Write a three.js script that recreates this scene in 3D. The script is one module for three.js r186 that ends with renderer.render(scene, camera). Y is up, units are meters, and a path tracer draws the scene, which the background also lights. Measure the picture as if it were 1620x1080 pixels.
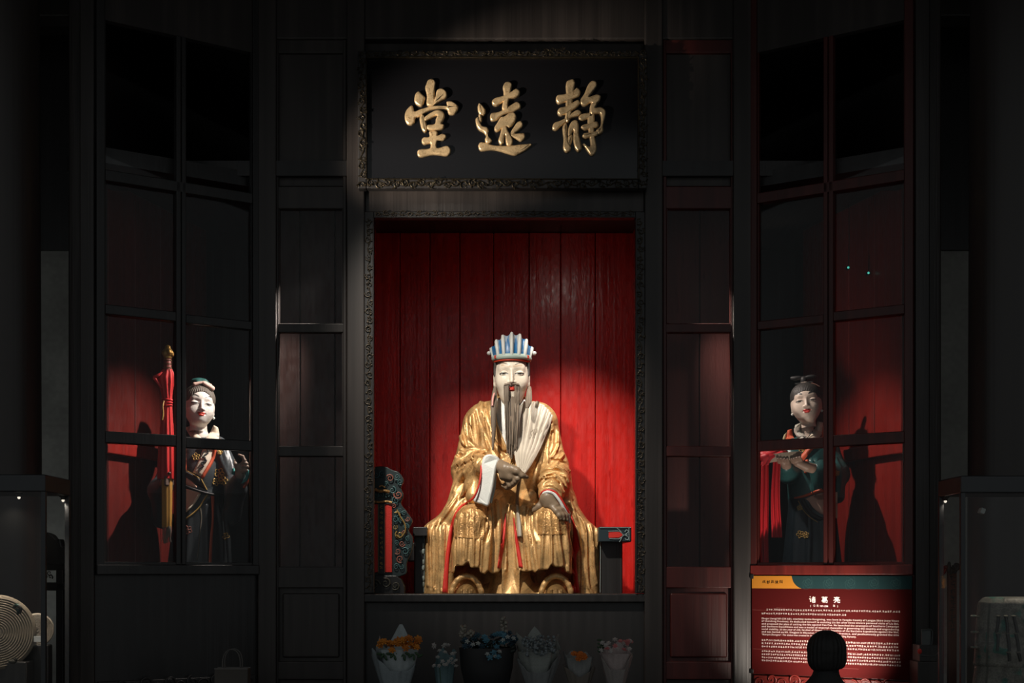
import * as THREE from 'three';
import { mergeGeometries } from 'three/addons/utils/BufferGeometryUtils.js';
import { RoundedBoxGeometry } from 'three/addons/geometries/RoundedBoxGeometry.js';
import { RectAreaLightUniformsLib } from 'three/addons/lights/RectAreaLightUniformsLib.js';

// ---------- camera, sky, exposure ----------
const scene = new THREE.Scene();
const EYE = 1.9, CX = 798.5, HY = 905, F = 2000;          // eye height, vanishing point and focal length in pixels of the 1620 x 1080 frame
const camera = new THREE.PerspectiveCamera(2 * Math.atan(540 / F) * 180 / Math.PI, 1620 / 1080, 0.1, 80);
camera.position.set(0, EYE, 0);
camera.lookAt(0, EYE, -10);
camera.setViewOffset(1620, 1080, 810 - CX, 540 - HY, 1620, 1080);
const renderer = new THREE.WebGLRenderer({ antialias: true });
renderer.toneMapping = THREE.LinearToneMapping;
renderer.toneMappingExposure = 1.0;
renderer.shadowMap.enabled = true;
RectAreaLightUniformsLib.init();
scene.background = new THREE.Color(0.18, 0.19, 0.192);   // even overcast dusk outside the open front of the hall

// ---------- lamps: one line each, the fittings are built further down ----------
const LAMPS = {
  main: { at: [-1.4, 5.9, -6.0], to: [0.1, 2.5, -9.0], color: [1, 0.93, 0.82], cd: 96, angle: 17, penumbra: 1, size: 4.5 },
  niche: { at: [0.5, 4.38, -8.68], to: [0.5, 2.34, -9.9], color: [1, 0.93, 0.84], cd: 14, angle: 26, penumbra: 1, size: 1.5 },
  plaque: { at: [-2.95, 3.75, -6.6], to: [-0.36, 4.84, -8.4], color: [1, 0.87, 0.72], cd: 100, angle: 11.2, penumbra: 1, size: 2 },
  left: { at: [-1.088, 4.1, -8.66], to: [-2.22, 2.6, -8.72], color: [1, 0.91, 0.83], cd: 20, angle: 28, penumbra: 1, size: 1 },
  right: { at: [1.088, 4.1, -8.66], to: [2.22, 2.55, -8.76], color: [1, 0.88, 0.78], cd: 8.5, angle: 28, penumbra: 1, size: 1 },
  addedFill: { at: [-4.35, 1.1, -9.9], to: [-3.95, 2.6, -11.1], color: [0.95, 1, 0.98], cd: 0.5, angle: 55, penumbra: 1, size: 3 },  // added unseen lamp that brightens the pale wall at the left
  board: { at: [1.98, 1.06, -7.45], to: [2.04, 1.48, -8.15], color: [1, 0.88, 0.76], cd: 8.6, angle: 39, penumbra: 1, size: 2 },
};

// ---------- small helpers ----------
const V = (x, y, z) => new THREE.Vector3(x, y, z);
const W = (px, py, d) => V((px - CX) * d / F, EYE + (HY - py) * d / F, -d);   // the place at distance d that the photograph shows at (px, py)
const P = (px, py, d) => W(px, py, d).toArray();
function rng(seed) { let s = seed >>> 0; return () => { s = (s + 0x6d2b79f5) | 0; let t = Math.imul(s ^ (s >>> 15), 1 | s); t = (t + Math.imul(t ^ (t >>> 7), 61 | t)) ^ t; return ((t ^ (t >>> 14)) >>> 0) / 4294967296; }; }
const hash3 = (x, y, z) => { let h = Math.imul(x, 374761393) ^ Math.imul(y, 668265263) ^ Math.imul(z, 2147483647 ^ 0x5bd1e995); h = Math.imul(h ^ (h >>> 13), 1274126177); return ((h ^ (h >>> 16)) >>> 0) / 4294967296; };
function noise(x, y, z = 0) {
  const i = Math.floor(x), j = Math.floor(y), k = Math.floor(z); let u = x - i, v = y - j, w = z - k;
  u = u * u * (3 - 2 * u); v = v * v * (3 - 2 * v); w = w * w * (3 - 2 * w);
  const l = (a, b, t) => a + (b - a) * t, h = (a, b, c) => hash3(i + a, j + b, k + c);
  return l(l(l(h(0, 0, 0), h(1, 0, 0), u), l(h(0, 1, 0), h(1, 1, 0), u), v), l(l(h(0, 0, 1), h(1, 0, 1), u), l(h(0, 1, 1), h(1, 1, 1), u), v), w);
}
const fbm = (x, y, z = 0, n = 4) => { let a = 0, s = 0.5, t = 0; for (let i = 0; i < n; i++) { a += s * noise(x, y, z + i * 7.3); t += s; s /= 2; x *= 2.03; y *= 2.03; z *= 2.03; } return a / t; };
const clamp = (x, a = 0, b = 1) => Math.min(b, Math.max(a, x)), mix = (a, b, t) => a + (b - a) * t;
const sstep = (a, b, x) => { const t = clamp((x - a) / (b - a)); return t * t * (3 - 2 * t); };

const used = new Map();
function numbered(name) { const n = used.get(name) ?? 0; used.set(name, n + 1); return n ? name + '_' + String(n).padStart(3, '0') : name; }
function shadows(m) { m.castShadow = m.receiveShadow = true; return m; }
function thing(name, label, category, base = [0, 0, 0], turn = 0, group) {
  const o = new THREE.Group(); o.name = numbered(name); o.position.set(...base); o.rotation.y = turn;
  o.userData = { label, category }; if (group) o.userData.group = group;
  scene.add(o); return o;
}
function struct(name, base = [0, 0, 0], turn = 0) { const o = new THREE.Group(); o.name = name; o.position.set(...base); o.rotation.y = turn; o.userData = { kind: 'structure' }; scene.add(o); return o; }
// a part whose geometry is given in world coordinates (moved to the thing's own axes here)
const IW = new THREE.Matrix4();
function part(name, geo, mat, parent, world = true, label) {
  const g = Array.isArray(geo) ? merge(geo) : geo;
  if (world) { parent.updateWorldMatrix(true, false); g.applyMatrix4(IW.copy(parent.matrixWorld).invert()); }
  const m = shadows(new THREE.Mesh(g, mat)); m.name = name; if (label) m.userData.label = label; parent.add(m); return m;
}
function tidy(g) {
  const t = g.index ? g.toNonIndexed() : g, o = new THREE.BufferGeometry();
  o.setAttribute('position', t.attributes.position);
  if (!t.attributes.normal) t.computeVertexNormals();
  o.setAttribute('normal', t.attributes.normal);
  const n = t.attributes.position.count;
  o.setAttribute('uv', t.attributes.uv ?? new THREE.BufferAttribute(new Float32Array(n * 2), 2));
  if (t.attributes.color) o.setAttribute('color', t.attributes.color);
  return o;
}
function merge(list) {
  const some = list.some((g) => g.attributes.color), a = list.map(tidy);
  if (some) for (const g of a) if (!g.attributes.color) g.setAttribute('color', new THREE.BufferAttribute(new Float32Array(g.attributes.position.count * 3).fill(1), 3));
  return mergeGeometries(a);
}
function tint(g, c) { const n = g.attributes.position.count, a = new Float32Array(n * 3); for (let i = 0; i < n; i++) a.set(c, i * 3); g.setAttribute('color', new THREE.BufferAttribute(a, 3)); return g; }
// uv in metres from the face's own direction; off shifts the pattern from piece to piece
function metric(g, off = 0) {
  const t = g.index ? g.toNonIndexed() : g, p = t.attributes.position, n = t.attributes.normal, uv = new Float32Array(p.count * 2);
  for (let i = 0; i < p.count; i++) {
    const ax = Math.abs(n.getX(i)), ay = Math.abs(n.getY(i)), az = Math.abs(n.getZ(i)), x = p.getX(i), y = p.getY(i), z = p.getZ(i);
    if (az >= ax && az >= ay) { uv[2 * i] = x + off; uv[2 * i + 1] = y; } else if (ax >= ay) { uv[2 * i] = z + off; uv[2 * i + 1] = y; } else { uv[2 * i] = x + off; uv[2 * i + 1] = z; }
  }
  t.setAttribute('uv', new THREE.BufferAttribute(uv, 2)); return t;
}
// a box with softened edges between two corners
function bar(x0, x1, y0, y1, z0, z1, r = 0.006) {
  const a = Math.abs(x1 - x0), b = Math.abs(y1 - y0), c = Math.abs(z1 - z0);
  const g = r > 0 ? new RoundedBoxGeometry(a, b, c, 1, Math.min(r, a / 2.2, b / 2.2, c / 2.2)) : new THREE.BoxGeometry(a, b, c);
  g.translate((x0 + x1) / 2, (y0 + y1) / 2, (z0 + z1) / 2); return metric(g, x0 * 3.7 + y0 * 1.9);
}
// a bar at distance d covering pixels x0..x1, y0..y1, reaching back by depth t
function pxbar(x0, x1, y0, y1, d, t, r) { const a = W(x0, y1, d), b = W(x1, y0, d); return bar(a.x, b.x, a.y, b.y, -d - t, -d, r); }
function curve(points) { return new THREE.CatmullRomCurve3(points.map((p) => p.isVector3 ? p : V(...p)), false, 'centripetal'); }
// a tube of changing radius; rad is a number or a function of 0..1
function tube(points, rad, seg = 24, rs = 6, flat = 1) {
  const c = points.isCurve || points.getPointAt ? points : curve(points), fr = c.computeFrenetFrames(seg, false), pos = [], nor = [], uv = [], idx = [];
  const q = V(0, 0, 0), len = c.getLength();
  for (let i = 0; i <= seg; i++) {
    c.getPointAt(i / seg, q); const r = typeof rad === 'number' ? rad : rad(i / seg);
    for (let j = 0; j <= rs; j++) {
      const a = j / rs * Math.PI * 2, n = fr.normals[i].clone().multiplyScalar(Math.cos(a)).addScaledVector(fr.binormals[i], Math.sin(a) * flat);
      pos.push(q.x + n.x * r, q.y + n.y * r, q.z + n.z * r); n.normalize(); nor.push(n.x, n.y, n.z); uv.push(j / rs * r * 6.28, i / seg * len);
    }
  }
  for (let i = 0; i < seg; i++) for (let j = 0; j < rs; j++) { const a = i * (rs + 1) + j, b = a + rs + 1; idx.push(a, a + 1, b, b, a + 1, b + 1); }
  for (const [row, way] of [[0, 1], [seg, -1]]) {           // ends closed
    c.getPointAt(row / seg, q); const k = pos.length / 3; pos.push(q.x, q.y, q.z); const t = fr.tangents[row]; nor.push(-t.x * way, -t.y * way, -t.z * way); uv.push(0, 0);
    for (let j = 0; j < rs; j++) { const a = row * (rs + 1) + j; way > 0 ? idx.push(k, a + 1, a) : idx.push(k, a, a + 1); }
  }
  const g = new THREE.BufferGeometry(); g.setAttribute('position', new THREE.Float32BufferAttribute(pos, 3)); g.setAttribute('normal', new THREE.Float32BufferAttribute(nor, 3)); g.setAttribute('uv', new THREE.Float32BufferAttribute(uv, 2)); g.setIndex(idx); return g;
}
function lathe(profile, seg = 40) { return new THREE.LatheGeometry(profile.map(([r, y]) => new THREE.Vector2(r, y)), seg); }

// ---------- textures ----------
function dataTex(w, h, f, srgb, rep) {
  const a = new Uint8Array(w * h * 4);
  for (let y = 0; y < h; y++) for (let x = 0; x < w; x++) { const c = f(x / w, y / h), o = (y * w + x) * 4; if (typeof c === 'number') a[o] = a[o + 1] = a[o + 2] = clamp(c) * 255; else for (let k = 0; k < 3; k++) a[o + k] = clamp(c[k]) * 255; a[o + 3] = 255; }
  const t = new THREE.DataTexture(a, w, h); t.wrapS = t.wrapT = THREE.RepeatWrapping; t.magFilter = t.minFilter = THREE.LinearFilter; if (srgb) t.colorSpace = THREE.SRGBColorSpace; if (rep) t.repeat.set(...rep); t.needsUpdate = true; return t;
}
// noise that tiles over 0..1
const tileN = (u, v, a, b, s = 0) => { const x = u * a, y = v * b; const n = (i, j) => noise(x + i * a + s * 31, y + j * b + s * 17); const wu = sstep(0.8, 1, u), wv = sstep(0.8, 1, v); return mix(mix(n(0, 0), n(-1, 0), wu), mix(n(0, -1), n(-1, -1), wu), wv); };
const grainBump = dataTex(256, 256, (u, v) => 0.5 * tileN(u, v, 60, 3, 1) + 0.3 * tileN(u, v, 24, 2, 2) + 0.2 * tileN(u, v, 110, 9, 3), false, [1 / 0.6, 1 / 1.4]);
const grainTone = dataTex(256, 256, (u, v) => { const n = 0.74 + 0.2 * tileN(u, v, 26, 2, 4) + 0.12 * tileN(u, v, 8, 5, 5); return [n, n, n]; }, true, [1 / 0.7, 1 / 1.6]);
const lacquerTone = dataTex(512, 512, (u, v) => {
  let n = 0.8 + 0.13 * tileN(u, v, 40, 3, 6) + 0.1 * tileN(u, v, 7, 4, 7); const sc = tileN(u, v, 90, 14, 8);
  const worn = sstep(0.86, 0.95, sc) * 0.3; return [n * (1 - worn * 0.4), n * (1 - worn) + worn * 0.12, n * (1 - worn) + worn * 0.1];
}, true, [1 / 1.1, 1 / 1.7]);
const lacquerBump = dataTex(512, 512, (u, v) => 0.45 * tileN(u, v, 16, 1.5, 9) + 0.35 * tileN(u, v, 70, 4, 10) + 0.2 * tileN(u, v, 130, 60, 11), false, [1 / 1.1, 1 / 1.7]);
const lacquerRough = dataTex(256, 256, (u, v) => 0.55 + 0.45 * tileN(u, v, 22, 10, 12), false, [1 / 0.5, 1 / 0.5]);
const goldTone = dataTex(256, 256, (u, v) => { const n = 0.72 + 0.25 * tileN(u, v, 9, 9, 13) + 0.16 * tileN(u, v, 60, 60, 14), d = sstep(0.8, 0.95, tileN(u, v, 40, 40, 15)); return [n * (1 - 0.2 * d), n * (1 - 0.25 * d), n * (1 - 0.3 * d)]; }, true, [1 / 0.35, 1 / 0.35]);
const goldBump = dataTex(256, 256, (u, v) => 0.6 * tileN(u, v, 70, 70, 16) + 0.4 * tileN(u, v, 30, 30, 17), false, [1 / 0.35, 1 / 0.35]);
const speckBump = dataTex(256, 256, (u, v) => sstep(0.35, 0.8, tileN(u, v, 64, 64, 18)) * 0.7 + 0.3 * tileN(u, v, 110, 110, 19), false, [1 / 0.5, 1 / 0.5]);
const patina = dataTex(256, 256, (u, v) => { const n = 0.7 + 0.3 * tileN(u, v, 12, 12, 20), g = sstep(0.7, 0.85, tileN(u, v, 8, 8, 21)), s = 0.85 + 0.3 * tileN(u, v, 60, 60, 22); return [n * s * (1 - 0.6 * g), n * s * (1 - 0.1 * g), n * s * (1 - 0.15 * g)]; }, true, [1 / 0.3, 1 / 0.3]);
const plasterTone = dataTex(256, 256, (u, v) => { const n = 0.82 + 0.12 * tileN(u, v, 6, 6, 23) + 0.08 * tileN(u, v, 50, 50, 24); return [n, n * 0.995, n * 0.98]; }, true, [1 / 1.5, 1 / 1.5]);
const paperTone = dataTex(128, 128, (u, v) => { const n = 0.86 + 0.1 * tileN(u, v, 40, 40, 25) + 0.06 * tileN(u, v, 6, 6, 26); return [n, n, n]; }, true, [1 / 0.2, 1 / 0.2]);

// ---------- materials ----------
const mat = (color, rough = 0.6, o = {}) => new THREE.MeshStandardMaterial({ color: new THREE.Color(...color), roughness: rough, ...o });
const phys = (color, rough, o) => new THREE.MeshPhysicalMaterial({ color: new THREE.Color(...color), roughness: rough, ...o });
const M = {
  darkWood: mat([0.042, 0.034, 0.031], 0.42, { map: grainTone, bumpMap: grainBump, bumpScale: 0.0012 }),
  blackWood: mat([0.026, 0.024, 0.024], 0.4, { map: grainTone, bumpMap: grainBump, bumpScale: 0.001 }),
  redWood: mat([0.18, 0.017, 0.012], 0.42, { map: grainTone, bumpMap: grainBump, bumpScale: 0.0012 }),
  shadedRedWood: mat([0.085, 0.013, 0.01], 0.42, { map: grainTone, bumpMap: grainBump, bumpScale: 0.0012 }),  // redWood with the shade of the upper frames painted into its colour
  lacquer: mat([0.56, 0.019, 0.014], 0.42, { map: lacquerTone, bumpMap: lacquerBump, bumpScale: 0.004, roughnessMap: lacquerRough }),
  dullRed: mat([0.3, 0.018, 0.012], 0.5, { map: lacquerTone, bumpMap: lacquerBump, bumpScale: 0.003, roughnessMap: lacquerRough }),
  wornShadedRed: mat([0.04, 0.015, 0.011], 0.75, { map: lacquerTone, bumpMap: lacquerBump, bumpScale: 0.003, roughnessMap: lacquerRough }),  // brownish worn boards, darkened further to hold the shade behind the left door
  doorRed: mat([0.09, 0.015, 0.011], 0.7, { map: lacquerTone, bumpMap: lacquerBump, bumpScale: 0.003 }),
  shadedRed: mat([0.15, 0.016, 0.012], 0.5, { map: lacquerTone, bumpMap: lacquerBump, bumpScale: 0.003, roughnessMap: lacquerRough }),  // dullRed darkened, the dimness of the left bay wall painted in
  gold: mat([0.74, 0.44, 0.18], 0.42, { metalness: 0.4, map: goldTone, bumpMap: goldBump, bumpScale: 0.0009 }),
  goldRough: mat([0.62, 0.34, 0.125], 0.42, { metalness: 0.42, map: goldTone, bumpMap: speckBump, bumpScale: 0.0016 }),
  goldDark: mat([0.3, 0.17, 0.06], 0.5, { metalness: 0.4, map: goldTone, bumpMap: goldBump, bumpScale: 0.002 }),
  carvedGold: mat([0.055, 0.042, 0.025], 0.26, { metalness: 0.75, map: goldTone, bumpMap: goldBump, bumpScale: 0.0015 }),
  letterGold: mat([0.62, 0.45, 0.25], 0.34, { metalness: 0.5, map: goldTone, bumpMap: goldBump, bumpScale: 0.001 }),
  blackLacquer: mat([0.005, 0.005, 0.006], 0.14),
  red: mat([0.62, 0.03, 0.02], 0.5, { bumpMap: goldBump, bumpScale: 0.001 }),
  white: mat([0.74, 0.74, 0.7], 0.55, { bumpMap: goldBump, bumpScale: 0.001 }),
  hand: mat([0.24, 0.17, 0.11], 0.45, { bumpMap: goldBump, bumpScale: 0.001 }),
  beard: mat([1, 1, 1], 0.7, { vertexColors: true }),
  feather: mat([0.58, 0.51, 0.42], 0.62, { vertexColors: true }),
  paint: mat([1, 1, 1], 0.5, { vertexColors: true }),
  paintGloss: mat([1, 1, 1], 0.38, { vertexColors: true, bumpMap: goldBump, bumpScale: 0.0008 }),
  hair: mat([0.05, 0.04, 0.035], 0.6),
  plaster: mat([0.44, 0.44, 0.42], 0.85, { map: plasterTone }),
  stone: mat([0.16, 0.15, 0.14], 0.8, { map: plasterTone }),
  bronze: mat([0.25, 0.22, 0.17], 0.55, { metalness: 0.3, map: patina, bumpMap: goldBump, bumpScale: 0.0015 }),
  bronzeDark: mat([0.1, 0.09, 0.075], 0.5, { metalness: 0.3, map: patina, bumpMap: goldBump, bumpScale: 0.0015 }),
  metal: mat([0.05, 0.052, 0.055], 0.4, { metalness: 0.6 }),
  glass: phys([1, 1, 1], 0.02, { transmission: 1, thickness: 0, ior: 1.5, specularIntensity: 0.3 }),
  iron: mat([0.03, 0.03, 0.03], 0.5, { metalness: 0.5 }),
};
const glow = (c, k) => new THREE.MeshStandardMaterial({ color: 0x111111, emissive: new THREE.Color(...c), emissiveIntensity: k });

// ---------- signed distances and their meshes ----------
const smin = (a, b, k) => { const h = Math.max(k - Math.abs(a - b), 0) / k; return Math.min(a, b) - h * h * k * 0.25; };
const smax = (a, b, k) => -smin(-a, -b, k);
function capsule(a, b, ra, rb = ra, sz = 1) {      // sz < 1 flattens nothing, > 1 would stretch; kept for z
  const [ax, ay, az] = a, dx = b[0] - ax, dy = b[1] - ay, dz = b[2] - az, l = dx * dx + dy * dy + dz * dz || 1e-9;
  const f = (x, y, z) => { const px = x - ax, py = y - ay, pz = z - az, h = clamp((px * dx + py * dy + pz * dz) / l), u = px - dx * h, v = py - dy * h, w = (pz - dz * h) * sz; return Math.sqrt(u * u + v * v + w * w) - (ra + (rb - ra) * h); };
  f.c = [(a[0] + b[0]) / 2, (a[1] + b[1]) / 2, (a[2] + b[2]) / 2]; f.r = Math.sqrt(l) / 2 + Math.max(ra, rb); return f;
}
function ellipsoid(c, r) {
  const [cx, cy, cz] = c, [a, b, d] = r;
  const f = (x, y, z) => { const px = (x - cx) / a, py = (y - cy) / b, pz = (z - cz) / d, k0 = Math.sqrt(px * px + py * py + pz * pz), qx = px / a, qy = py / b, qz = pz / d, k1 = Math.sqrt(qx * qx + qy * qy + qz * qz); return k1 < 1e-9 ? -Math.min(a, b, d) : k0 * (k0 - 1) / k1; };
  f.c = c; f.r = Math.max(a, b, d); return f;
}
// a polyline of tapering capsules joined without swelling at its joints
function rope(points, radii) {
  const c = chain(points, radii), lo = [9e9, 9e9, 9e9], hi = [-9e9, -9e9, -9e9]; points.forEach((p) => { for (let i = 0; i < 3; i++) { lo[i] = Math.min(lo[i], p[i]); hi[i] = Math.max(hi[i], p[i]); } });
  const f = (x, y, z) => { let d = 1e3; for (const e of c) { const u = x - e.c[0], v = y - e.c[1], w = z - e.c[2]; if (Math.sqrt(u * u + v * v + w * w) - e.r < d) d = Math.min(d, e(x, y, z)); } return d; };
  f.c = lo.map((l, i) => (l + hi[i]) / 2); f.r = Math.hypot(hi[0] - lo[0], hi[1] - lo[1], hi[2] - lo[2]) / 2 + Math.max(...radii); return f;
}
function chain(points, radii) { const out = []; for (let i = 0; i + 1 < points.length; i++) out.push(capsule(points[i], points[i + 1], radii[i], radii[i + 1])); return out; }
// smooth union of parts [[f, k], ...]; far ones are skipped by their bounding sphere
function union(list, k0 = 0.03) {
  const it = list.map((e) => Array.isArray(e) ? e : [e, k0]);
  return (x, y, z) => {
    let d = 1e3;
    for (const [f, k] of it) {
      if (f.c) { const u = x - f.c[0], v = y - f.c[1], w = z - f.c[2], far = Math.sqrt(u * u + v * v + w * w) - f.r; if (far > d + k) continue; if (far > 0.5 && d > 1) { d = Math.min(d, far * 0.8); continue; } }
      d = smin(d, f(x, y, z), k);
    }
    return d;
  };
}
// surface nets over a grid; blocks far from the surface are not looked into
function net(f, lo, hi, h, paint, uvs = 1) {
  const n = lo.map((l, i) => Math.ceil((hi[i] - l) / h) + 1), [nx, ny, nz] = n, B = 8, val = new Float32Array(nx * ny * nz);
  const at = (i, j, k) => (k * ny + j) * nx + i;
  for (let K = 0; K < nz; K += B) for (let J = 0; J < ny; J += B) for (let I = 0; I < nx; I += B) {
    const c = f(lo[0] + (I + B / 2) * h, lo[1] + (J + B / 2) * h, lo[2] + (K + B / 2) * h), deep = Math.abs(c) > B * h * 1.25 + 0.01;
    for (let k = K; k < Math.min(K + B, nz); k++) for (let j = J; j < Math.min(J + B, ny); j++) for (let i = I; i < Math.min(I + B, nx); i++) val[at(i, j, k)] = deep ? c : f(lo[0] + i * h, lo[1] + j * h, lo[2] + k * h);
  }
  const id = new Int32Array(nx * ny * nz).fill(-1), pos = [], idx = [];
  for (let k = 0; k + 1 < nz; k++) for (let j = 0; j + 1 < ny; j++) for (let i = 0; i + 1 < nx; i++) {
    let m = 0; for (let q = 0; q < 8; q++) if (val[at(i + (q & 1), j + (q >> 1 & 1), k + (q >> 2))] < 0) m |= 1 << q;
    if (m === 0 || m === 255) continue;
    let sx = 0, sy = 0, sz = 0, c = 0;
    for (let q = 0; q < 8; q++) for (let b = 0; b < 3; b++) {
      const r = q | 1 << b; if (r === q || (m >> q & 1) === (m >> r & 1)) continue;
      const va = val[at(i + (q & 1), j + (q >> 1 & 1), k + (q >> 2))], vb = val[at(i + (r & 1), j + (r >> 1 & 1), k + (r >> 2))], t = va / (va - vb);
      sx += (q & 1) + (b === 0 ? t : 0); sy += (q >> 1 & 1) + (b === 1 ? t : 0); sz += (q >> 2) + (b === 2 ? t : 0); c++;
    }
    id[at(i, j, k)] = pos.length / 3; pos.push(lo[0] + (i + sx / c) * h, lo[1] + (j + sy / c) * h, lo[2] + (k + sz / c) * h);
  }
  const st = [1, nx, nx * ny];
  for (let k = 1; k + 1 < nz; k++) for (let j = 1; j + 1 < ny; j++) for (let i = 1; i + 1 < nx; i++) {
    const o = at(i, j, k), s = val[o] < 0;
    for (let b = 0; b < 3; b++) {
      if (s === val[o + st[b]] < 0) continue;
      const u = st[(b + 1) % 3], v = st[(b + 2) % 3], q = [id[o], id[o - u], id[o - u - v], id[o - v]];
      if (q.some((e) => e < 0)) continue;
      s ? idx.push(q[0], q[1], q[2], q[0], q[2], q[3]) : idx.push(q[0], q[2], q[1], q[0], q[3], q[2]);
    }
  }
  const N = pos.length / 3, nor = new Float32Array(N * 3), uv = new Float32Array(N * 2), col = paint && new Float32Array(N * 3), e = h * 0.55;
  for (let i = 0; i < N; i++) {
    const x = pos[3 * i], y = pos[3 * i + 1], z = pos[3 * i + 2];
    let a = f(x + e, y, z) - f(x - e, y, z), b = f(x, y + e, z) - f(x, y - e, z), c = f(x, y, z + e) - f(x, y, z - e); const l = Math.hypot(a, b, c) || 1;
    nor.set([a / l, b / l, c / l], 3 * i); uv[2 * i] = (x + z * 0.6) * uvs; uv[2 * i + 1] = (y + z * 0.5) * uvs;
    if (paint) col.set(paint(x, y, z, a / l, b / l, c / l), 3 * i);
  }
  const g = new THREE.BufferGeometry(); g.setAttribute('position', new THREE.Float32BufferAttribute(pos, 3)); g.setAttribute('normal', new THREE.BufferAttribute(nor, 3)); g.setAttribute('uv', new THREE.BufferAttribute(uv, 2));
  if (paint) g.setAttribute('color', new THREE.BufferAttribute(col, 3)); g.setIndex(idx); return g;
}
// walks from the eye through (px, py) to the surface; the distance along the view axis, or null
function reach(f, px, py, near = 8.3, far = 10) {
  let d = near; for (let i = 0; i < 90 && d < far; i++) { const [x, y, z] = P(px, py, d), v = f(x, y, z); if (v < 0.0008) return d; d += Math.max(v * 0.75, 0.0006); } return d < far ? d : null;
}
// folds drawn along pixel polylines on the surface f: ridges that lie on it, and (cut) the furrows on either side
function folds(f, list, sink = 0.2, cut = 0) {
  const out = [];
  for (const [pts0, r0] of list) for (const side of cut ? [-1, 1] : [0]) {
    const r = cut ? r0 * 0.62 : r0, pts = cut ? pts0.map(([x, y], i) => { const a = pts0[Math.max(0, i - 1)], b = pts0[Math.min(pts0.length - 1, i + 1)], l = Math.hypot(b[0] - a[0], b[1] - a[1]) || 1, o = side * r0 * 1.55 / 0.0045; return [x - (b[1] - a[1]) / l * o, y + (b[0] - a[0]) / l * o]; }) : pts0;
    const c = new THREE.CatmullRomCurve3(pts.map(([x, y]) => V(x, y, 0))), n = Math.max(3, Math.round(c.getLength() / 9)), q = [], rr = [];
    let last = null;
    for (let i = 0; i <= n; i++) { const t = i / n, p = c.getPoint(t); let d = reach(f, p.x, p.y); if (d === null) d = last; if (d === null) continue; last = d; const rad = 1.2 * r * (0.55 + 0.45 * Math.sin(Math.PI * clamp(t * 0.9 + 0.08))); q.push(P(p.x, p.y, d + rad * (cut ? -cut : sink))); rr.push(rad); }
    if (q.length > 1) { for (let s = 0; s < 3; s++) for (let i = 1; i + 1 < q.length; i++) q[i] = q[i].map((v, a) => v * 0.5 + (q[i - 1][a] + q[i + 1][a]) * 0.25); out.push(rope(q, rr)); }
  }
  return out;
}
// a sheet of cloth or paint lying on the surface f between two pixel curves, given thickness
function patch(f, left, right, rows, cols, lift = 0.006, thick = 0.006, near, far) {
  const L = new THREE.CatmullRomCurve3(left.map(([x, y]) => V(x, y, 0)), false, 'centripetal'), R = new THREE.CatmullRomCurve3(right.map(([x, y]) => V(x, y, 0)), false, 'centripetal');
  const front = [], n = cols + 1; let last = null;
  for (let i = 0; i <= rows; i++) for (let j = 0; j <= cols; j++) {
    const a = L.getPoint(i / rows), b = R.getPoint(i / rows), x = mix(a.x, b.x, j / cols), y = mix(a.y, b.y, j / cols); let d = reach(f, x, y, near, far);
    if (d === null) d = last ?? 9; last = d; const e = Math.min(1, Math.min(j, cols - j) * 2 / Math.max(cols, 1) + 0.35);
    front.push(W(x, y, d - lift * e));
  }
  const pos = [], idx = [];
  for (const p of front) pos.push(p.x, p.y, p.z);
  for (const p of front) { const q = p.clone().addScaledVector(V(p.x, p.y - EYE, p.z).normalize(), thick + lift); pos.push(q.x, q.y, q.z); }
  const N = front.length, quad = (a, b, c, d) => idx.push(a, b, c, a, c, d);
  for (let i = 0; i < rows; i++) for (let j = 0; j < cols; j++) { const a = i * n + j; quad(a, a + n, a + n + 1, a + 1); quad(N + a, N + a + 1, N + a + n + 1, N + a + n); }
  for (let i = 0; i < rows; i++) { const a = i * n, b = a + cols; quad(a, N + a, N + a + n, a + n); quad(b, b + n, N + b + n, N + b); }
  for (let j = 0; j < cols; j++) { const a = j, b = rows * n + j; quad(a, a + 1, N + a + 1, N + a); quad(b, N + b, N + b + 1, b + 1); }
  let g = new THREE.BufferGeometry(); g.setAttribute('position', new THREE.Float32BufferAttribute(pos, 3)); g.setIndex(idx); g.computeVertexNormals();
  const uv = new Float32Array(pos.length / 3 * 2); for (let i = 0; i < pos.length / 3; i++) { uv[2 * i] = pos[3 * i]; uv[2 * i + 1] = pos[3 * i + 1]; } g.setAttribute('uv', new THREE.BufferAttribute(uv, 2));
  return g;
}
// painted lines: thin tubes lying on the surface along pixel polylines
function lineOn(f, pts, r, near, far, closed) {
  const c = new THREE.CatmullRomCurve3(pts.map(([x, y]) => V(x, y, 0)), !!closed), n = Math.max(6, Math.round(c.getLength() / 2.5)), q = []; let last = null;
  for (let i = 0; i <= n; i++) { const p = c.getPoint(i / n); let d = reach(f, p.x, p.y, near, far); if (d === null) d = last; if (d === null) continue; last = d; q.push(W(p.x, p.y, d - r * 0.2)); }
  if (q.length < 3) { console.log('missed', pts[0], q.length); return new THREE.SphereGeometry(0.002, 4, 3).translate(...P(pts[0][0], pts[0][1], 9)); }
  return tube(q, r, n, 5, 0.8);
}
// extruded outline with softened edges; points in any plane units, scaled afterwards
function slab(points, depth, bevel, smooth = true, seg = 2) {
  let pts = points.map(([x, y]) => new THREE.Vector2(x, y));
  if (smooth) { const c = new THREE.CatmullRomCurve3(points.map(([x, y]) => V(x, y, 0)), true, 'centripetal'); pts = c.getPoints(points.length * 5).slice(0, -1).map((p) => new THREE.Vector2(p.x, p.y)); }
  const g = new THREE.ExtrudeGeometry(new THREE.Shape(pts), { depth, bevelEnabled: bevel > 0, bevelThickness: bevel, bevelSize: bevel * 0.9, bevelOffset: -bevel * 0.9, bevelSegments: seg, curveSegments: 4 });
  return g;
}
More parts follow.
